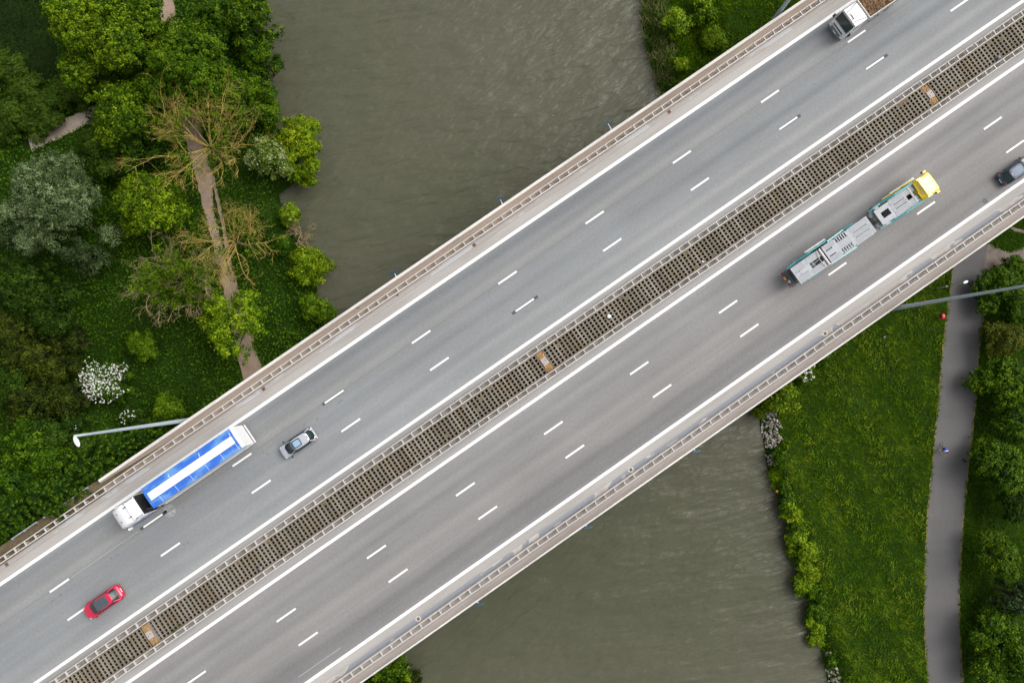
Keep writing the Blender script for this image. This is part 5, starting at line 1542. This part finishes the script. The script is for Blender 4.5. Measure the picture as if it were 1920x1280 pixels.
# upper right bank
tree(1268, 42, 34, 3.4, 'lime', 'bright green bush behind the reeds, upper right bank', 'bush', 'bushes on the right bank above the bridge', 'bush', tone0=0.30)
tree(1318, 15, 34, 3.2, 'lime', 'bright green bush at the top edge behind the reeds', 'bush', 'bushes on the right bank above the bridge', 'bush', tone0=0.15)
tree(1275, 122, 20, 2.2, 'yellow', 'small yellow-green bush touching the bridge edge by the reeds', 'bush', 'bushes on the right bank above the bridge', 'bush', tone0=0.2)
tree(1340, 75, 30, 2.0, 'mid', 'low green bush in tall grass, upper right bank', 'bush', 'bushes on the right bank above the bridge', 'bush', tone0=0.75)
# below the bridge, right bank
tree(1462, 742, 40, 3.2, 'yellow', 'yellow-green bush under the lower bridge edge by the stones', 'bush', 'bushes on the right bank below the bridge', 'bush', tone0=0.22)
tree(1425, 768, 18, 2.0, 'yellow', 'small yellow-green bush hanging over the water by the stones', 'bush', 'bushes on the right bank below the bridge', 'bush', tone0=0.15)
t_, cc_, rn_, _, _ = tree(1512, 702, 24, 3.0, 'bright', 'elder bush with white flower heads at the bridge edge', 'bush', 'bushes on the right bank below the bridge', 'elder_bush', tone0=0.3)
blossoms(t_, cc_, rn_, 34, M['petal'], 0.13, 0.15)
tree(1548, 672, 18, 2.0, 'mid', 'dark leafy bush right of the elder', 'bush', 'bushes on the right bank below the bridge', 'bush')
for (x, y, r, h, sp, lab) in ((1472, 914, 15, 1.2, 'mid', 'low plant right beside the yellow-flowered clump'), (1482, 946, 16, 1.4, 'lime', 'small lime plant above the uppermost yellow-green bank plant'), (1496, 988, 18, 1.5, 'mid', 'green plant between the two uppermost bright bank plants'), (1500, 1050, 16, 1.4, 'mid', 'dark plant at the lip of the dark inlet'), (1522, 1078, 18, 1.5, 'yellow', 'yellow plant inland of the dark inlet'), (1522, 1160, 18, 1.4, 'lime', 'lime plant midway between spreading plant and white stones'), (1542, 1158, 15, 1.2, 'mid', 'small green plant inland of the midway lime one'), (1533, 1200, 16, 1.2, 'yellow', 'small yellow plant just above the white stones'), (1490, 1030, 15, 1.4, 'lime', 'small lime plant hanging over the water edge'), (1488, 968, 22, 1.8, 'yellow', 'yellow-green bank plant uppermost on the lower right shore'), (1500, 1008, 22, 1.8, 'lime', 'bright green bank plant below the yellow-green one'), (1515, 1035, 24, 1.8, 'lime', 'yellow-tipped bank plant over the river'),
                              (1512, 1062, 18, 1.5, 'yellow', 'small yellow bank plant by the dark inlet'), (1512, 1095, 26, 2.0, 'lime', 'spreading bank plant reaching over the water below the inlet'), (1532, 1112, 22, 1.6, 'mid', 'mid-green bank plant inland of the spreading one'),
                              (1530, 1140, 20, 1.5, 'mid', 'dark green bank plant between spreading plant and white stones'), (1534, 1175, 16, 1.3, 'lime', 'small bright bank plant above the white stones'), (1476, 935, 20, 1.6, 'mid', 'green bank plant below the sword-leaved clumps'), (1560, 1240, 14, 1.2, 'mid', 'tiny green plant beside the white stones'), (1466, 858, 20, 1.2, 'mid', 'green plant amid the grey stones')):
    tree(x, y, r, h, sp, lab, 'plant', 'plants along the lower right shore', 'bank_plant', tone0=0.30, leaf=0.22)
G3 = 'trees right of the cycle path'
for (x, y, r, h, sp, tn, lab) in ((1886, 540, 52, 4.5, 'mid', 0.42, 'dark green bush below the gravel path'), (1912, 500, 26, 3.5, 'mid', 0.4, 'green bush at the right edge touching the gravel path'), (1892, 640, 44, 5, 'olive', 0.85, 'olive-yellow tree below the tall mast, right edge'), (1893, 720, 62, 5.0, 'mid', 0.50, 'dense green tree level with the meadow top, right edge'),
                                  (1910, 790, 40, 5, 'mid', 0.28, 'green tree beside the cyclist, right edge, upper'), (1885, 880, 62, 5.0, 'mid', 0.42, 'broad green tree right of the cyclist'), (1915, 945, 40, 6, 'dark', 0.3, 'dark tree under the broad green tree, right edge'), (1885, 1045, 46, 6, 'yellow', -0.12, 'yellow-tinged tree right of the path, lower half'),
                                  (1905, 1118, 40, 5.5, 'silver', -0.10, 'grey-green willow bush beneath the yellow-tinged tree'), (1868, 1200, 60, 5.0, 'mid', 0.50, 'leafy green tree near the lower right corner'), (1915, 1235, 52, 6.5, 'mid', 0.40, 'leafy green tree in the lower right corner'), (1850, 1262, 34, 4.5, 'mid', 0.5, 'small green tree by the slim corner lamp'), (1918, 590, 34, 5, 'mid', 0.35, 'green tree under the tall mast at the right edge')):
    tree(x, y, r, h, sp, lab, group=G3, tone0=tn)
# bottom, left bank below the bridge
tree(728, 1262, 42, 4, 'bright', 'bright green shrub below the bridge at the bottom edge', 'shrub', 'shrubs at the bottom edge', 'shrub', tone0=0.35)
tree(768, 1278, 24, 3, 'olive', 'dark brown-green shrub at the water, bottom edge', 'shrub', 'shrubs at the bottom edge', 'shrub', tone0=0.3)

# ---- ground cover (stuff)
def sample(n, x0, x1, y0, y1, rng):
    return rng.uniform(x0, x1, n), rng.uniform(y0, y1, n)
def not_under(x, y, m=5.0):
    u = x*CU+y*SU; v = -x*SU+y*CU
    return (v > 16.9-m) | (v < -19.3+m)
def shore(x, y):
    xl = np.interp(y, _l[:, 1], _l[:, 0]); xr = np.interp(y, _r[:, 1], _r[:, 0])
    return xl-x, x-xr
def in_poly(x, y, poly):
    ins = np.zeros(len(x), bool); n = len(poly)
    for i in range(n):
        (ax, ay), (bx_, by_) = poly[i], poly[(i+1) % n]
        if ay == by_: continue
        c = ((ay > y) != (by_ > y)) & (x < (bx_-ax)*(y-ay)/(by_-ay)+ax)
        ins ^= c
    return ins
def pxpoly(pts, z=LAND): return [px(a, b, z) for a, b in pts]
sand_poly = pxpoly([(282, -60), (293, 0), (318, 150), (330, 200), (350, 270), (366, 330), (384, 400), (400, 460), (414, 520), (432, 600), (448, 680), (470, 780), (520, 780), (490, 680), (452, 600), (432, 520), (418, 460), (402, 400), (398, 330), (384, 270), (372, 200), (352, 150), (326, 0), (318, -60)])
track_poly = pxpoly([(396, 318), (404, 372), (417, 430), (428, 500), (440, 560), (462, 640), (478, 640), (452, 560), (437, 500), (424, 430), (411, 372), (399, 318)])
pale_poly = pxpoly([(40, 262), (66, 250), (104, 232), (160, 206), (166, 232), (120, 256), (86, 270), (52, 285)])
cyc_poly = pxpoly(CP_L+CP_R[::-1])
grav_poly = pxpoly([(1845, 452), (1868, 466), (1893, 473), (1925, 462), (1990, 450), (1990, 485), (1925, 488), (1884, 494), (1862, 503), (1846, 520)])
grav2_poly = pxpoly([(1888, 420), (1905, 428), (1940, 436), (1940, 443), (1902, 433), (1886, 424)])
field_poly = pxpoly([(-300, -200), (95, -200), (98, 0), (112, 120), (125, 150), (60, 150), (0, 160), (-300, 180)])

# nettles and low weeds on the left bank
rng = np.random.default_rng(21)
x, y = sample(300000, -78, -8, -52, 60, rng)
dl, dr_ = shore(x, y)
ok = (dl > -0.25) & not_under(x, y) & ~in_poly(x, y, sand_poly) & ~in_poly(x, y, track_poly) & ~in_poly(x, y, pale_poly) & ~in_poly(x, y, field_poly)
x, y = x[ok], y[ok]; n = len(x)
hh = rng.random(n)**1.3*0.75*(0.5+0.5*np.sin(x*1.3+np.cos(y*0.9)*2)*np.sin(y*1.1+x*0.4)+0.35)
cen = np.stack([x, y, ground_z(x, y)+0.06+np.clip(hh, 0, 1.0)], 1)
nrm = unit(np.array([0, 0, 1.0])+rng.normal(size=(n, 3))*0.6)
o = link('ground_cover', leaves_mesh('ground_cover', cen, nrm, rng.uniform(0.16, 0.36, n), 0.62, M['nettle'], np.clip(0.16+hh*0.75+rng.normal(size=n)*0.22+0.18*np.sin(x*0.21+2)*np.cos(y*0.17), 0, 1.3), rng))
o['kind'] = 'stuff'
tag(o, 'low leafy weeds covering the left river bank', 'ground cover')
# dark crop in the corner field
rng = np.random.default_rng(22)
x, y = sample(52000, -78, -50, 32, 60, rng)
ok = in_poly(x, y, field_poly); x, y = x[ok], y[ok]; n = len(x)
cen = np.stack([x, y, ground_z(x, y)+0.1+0.25*rng.random(n)], 1)
o = link('field_crop', leaves_mesh('field_crop', cen, unit(np.array([0, 0, 1.0])+rng.normal(size=(n, 3))*0.5), rng.uniform(0.14, 0.26, n), 0.5, M['lawn'], 0.2+0.5*rng.random(n), rng))
o['kind'] = 'stuff'; tag(o, 'dark even crop in the top left corner field', 'crop')
# meadow right of the river
rng = np.random.default_rng(23)
x, y = sample(420000, 16, 80, -56, 60, rng)
dl, dr_ = shore(x, y)
dry = in_poly(x, y, cyc_poly)
ok = (dr_ > 0.1) & not_under(x, y) & ~dry & ~in_poly(x, y, grav_poly) & ~in_poly(x, y, grav2_poly)
x, y = x[ok], y[ok]; n = len(x)
patch = np.sin(x*0.55+1.3*np.sin(y*0.31))*np.sin(y*0.43+0.9*np.cos(x*0.37))
fine_p = np.sin(x*2.1+np.sin(y*1.7)*1.5)*np.sin(y*2.3+np.cos(x*1.9)*1.4)
east = x > np.interp(y, [c[1] for c in [px(a, b, LAND) for a, b in CP_R]][::-1], [c[0] for c in [px(a, b, LAND) for a, b in CP_R]][::-1])
ln = rng.uniform(0.18, 0.50, n)*(1+0.35*fine_p)
az = rng.uniform(0, 2*PI, n)*0.45+2.2*np.sin(x*0.8+y*0.5)+rng.normal(size=n)*0.5
lean_ = rng.uniform(0.5, 1.3, n)
tip = np.stack([np.cos(az)*lean_*ln, np.sin(az)*lean_*ln, ln*0.75], 1)
base_ = np.stack([x, y, ground_z(x, y)-0.02], 1)
tone = np.clip(0.30+0.20*patch+0.30*np.abs(fine_p)*np.sign(fine_p)+rng.normal(size=n)*0.20, 0, 1.3)
tone = np.where(east, tone*0.35, tone)
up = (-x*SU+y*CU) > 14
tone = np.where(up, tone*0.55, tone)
o = link('meadow_grass', blades_mesh('meadow_grass', base_, tip, rng.uniform(0.07, 0.17, n), M['grass'], tone, rng))
o['kind'] = 'stuff'; tag(o, 'uneven green meadow grass beside the cycle path', 'grass')
# reeds
rng = np.random.default_rng(24)
rp = pxpoly([(1203, -30), (1252, -30), (1248, 20), (1262, 70), (1270, 120), (1262, 160), (1240, 180), (1232, 165), (1214, 100), (1202, 40)], -8.9)
x, y = sample(26000, 14, 30, 24, 58, rng)
ok = in_poly(x, y, rp); x, y = x[ok], y[ok]; n = len(x)
ln = rng.uniform(0.7, 1.9, n); az = rng.uniform(0, 2*PI, n)
tip = np.stack([np.cos(az)*0.42*ln-0.15*ln, np.sin(az)*0.42*ln, ln*0.85], 1)
o = link('reeds', blades_mesh('reeds', np.stack([x, y, np.maximum(ground_z(x, y), WATER)-0.05], 1), tip, rng.uniform(0.05, 0.10, n), M['reed'], np.clip(0.45+0.60*rng.random(n)+0.2*np.sin(x*2+y*3), 0, 1.3), rng))
o['kind'] = 'stuff'; tag(o, 'strip of tall reeds at the upper right water edge', 'reeds')
# tall weeds behind the reeds
rng = np.random.default_rng(25)
wp = pxpoly([(1258, -30), (1375, -30), (1362, 60), (1340, 110), (1290, 160), (1262, 160), (1270, 120)], LAND)
x, y = sample(30000, 16, 40, 28, 58, rng)
ok = in_poly(x, y, wp); x, y = x[ok], y[ok]; n = len(x)
ln = rng.uniform(0.4, 1.0, n); az = rng.uniform(0, 2*PI, n)
tip = np.stack([np.cos(az)*0.6*ln, np.sin(az)*0.6*ln, ln*0.7], 1)
o = link('tall_weeds', blades_mesh('tall_weeds', np.stack([x, y, ground_z(x, y)], 1), tip, rng.uniform(0.06, 0.13, n), M['lf_lime'], np.clip(0.10+0.45*rng.random(n)+0.25*np.sin(x*1.7)*np.sin(y*1.9), 0, 1.0), rng))
o['kind'] = 'stuff'; tag(o, 'tall bright weeds behind the reeds', 'weeds')
# sword-leaved clumps on the shore
for (a, b, lab) in ((1452, 888, 'sword-leaved waterside clump just below the grey stones'), (1458, 908, 'sword-leaved waterside clump with a yellow flower')):
    wx, wy = px(a, b, -8.9); gz = float(ground_z(wx, wy))
    t = thing('iris_clump', lab, 'plant', (wx, wy, gz), 0, 'sword-leaved clumps on the shore')
    n = 320; rng = np.random.default_rng(a)
    az = rng.uniform(0, 2*PI, n); ln = rng.uniform(0.7, 1.5, n)
    bs = np.stack([rng.normal(size=n)*0.28, rng.normal(size=n)*0.22, np.zeros(n)], 1)
    tip = np.stack([np.cos(az)*0.6*ln, np.sin(az)*0.6*ln, ln*0.65], 1)
    link('leaves', blades_mesh('leaves', bs, tip, rng.uniform(0.05, 0.09, n), M['lf_lime'], np.clip(0.15+0.5*rng.random(n), 0, 1), rng), None, t)
    if b > 900:
        cen = np.array([-0.3, -0.75, 0.7])+rng.normal(size=(24, 3))*0.09
        link('flower', leaves_mesh('flower', cen, unit(np.array([0, 0, 1.0])+rng.normal(size=(24, 3))*0.5), 0.16, 0.8, M['petal_y'], np.full(24, 0.5), rng), None, t)
# stones
def stones(nm, poly, n, smin, smax, label, m, seed):
    rng = np.random.default_rng(seed)
    pp = np.array(pxpoly(poly, -9.0))
    x = rng.uniform(pp[:, 0].min(), pp[:, 0].max(), n*6); y = rng.uniform(pp[:, 1].min(), pp[:, 1].max(), n*6)
    ok = in_poly(x, y, [tuple(p) for p in pp]); x, y = x[ok][:n], y[ok][:n]; n = len(x)
    ico = bmesh.new(); bmesh.ops.create_icosphere(ico, subdivisions=1, radius=1.0)
    bv = np.array([v.co[:] for v in ico.verts]); bf = np.array([[v.index for v in f.verts] for f in ico.faces]); ico.free()
    V = []; Fc = []; tn = []
    for k in range(n):
        s = rng.uniform(smin, smax)
        A = np.linalg.qr(rng.normal(size=(3, 3)))[0]
        q = (bv*rng.uniform(0.7, 1.15, size=(len(bv), 1)))*np.array([1.0, 0.75, 0.6])*s
        q = q@A.T+np.array([x[k], y[k], max(float(ground_z(x[k], y[k])), WATER)+s*0.3])
        Fc.append(bf+k*len(bv)); V.append(q)
    o = link(nm, np_mesh(nm, np.concatenate(V), np.concatenate(Fc), m))
    o['kind'] = 'stuff'; tag(o, label, 'stones')
def stone_mat():
    m, nt, b = new_mat('riprap_stone')
    geo = nt.nodes.new('ShaderNodeNewGeometry')
    c = ramp(nt, geo.outputs['Random Per Island'], [(0.0, (0.17, 0.14, 0.115)), (0.5, (0.31, 0.28, 0.25)), (1.0, (0.50, 0.47, 0.44))])
    nt.links.new(c, b.inputs['Base Color']); b.inputs['Roughness'].default_value = 0.9
    return m
M['riprap'] = stone_mat()
stones('bank_stones', [(1430, 778), (1448, 764), (1452, 785), (1460, 800), (1452, 808), (1462, 820), (1450, 838), (1437, 840), (1430, 812)], 260, 0.10, 0.26, 'grey stones along the water just below the bridge', M['riprap'], 31)
stones('bank_stones', [(1437, 852), (1452, 850), (1466, 856), (1466, 872), (1442, 872)], 90, 0.12, 0.26, 'smaller heap of grey stones above the sword-leaved clumps', M['riprap'], 32)
stones('bank_stones', [(1547, 1222), (1558, 1222), (1568, 1250), (1576, 1290), (1556, 1290), (1550, 1250)], 90, 0.12, 0.30, 'white and tan stones at the bottom right shore', M['riprap'], 33)
# small plants rooted in the grating and the walkway
for (a, b, lab) in ((338, 1171, 'tiny green weed in the grating right of the lower left platform'), (328, 1182, 'second tiny weed in the grating beside the lower guard rail'), (250, 1236, 'tiny weed in the grating at the lower left'), (1151, 618, 'tuft of moss-green weed under the guard rail near the middle')):
    wx, wy = px(a, b, 0.1); rng = np.random.default_rng(a)
    n = 40
    cen = rng.normal(size=(n, 3))*np.array([0.16, 0.14, 0.05])+np.array([0, 0, 0.15])
    o = link('weed', leaves_mesh('weed', cen, unit(np.array([0, 0, 1.0])+rng.normal(size=(n, 3))*0.5), 0.12, 0.6, M['lf_bright'], rng.random(n), rng), None, None, (wx, wy, 0.0))
    tag(o, lab, 'weed', 'weeds on the bridge')
# litter
for (a, b, lab, sz, m) in ((1318, 491, 'white bottle lying on the median grating', (0.34, 0.12, 0.12), 'white'), (1331, 798, 'white strip of litter on the grey walkway', (0.36, 0.10, 0.03), 'white'), (745, 553, 'small black scrap on the gutter by the upper rail', (0.16, 0.28, 0.05), 'black'), (671, 577, 'dark scrap on the brown walkway near the bank shrubs', (0.42, 0.10, 0.04), 'black'), (552, 971, 'dark scrap on the upper median rail', (0.12, 0.40, 0.05), 'black')):
    wx, wy = px(a, b, 0.1)
    o = MB().prism([(p*sz[0]/2, q*sz[1]/2) for p, q in sup(1, 1, 10, 3)], 0, sz[2]).build('litter', M[m], None, 0.01)
    o.location = (wx, wy, 0.125 if m == 'black' else 0.11 if b > 700 else 0.08); o.rotation_euler = (0, 0, math.radians(-25 if 'bottle' in lab else -40 if 'strip' in lab else 20 if 'brown' in lab else 70))
    if '745' == str(a): o.location.z = 0.004
    tag(o, lab, 'litter', 'litter on the bridge')
print('trees', TREES, 'tris', sum(len(m.polygons) for m in bpy.data.meshes))
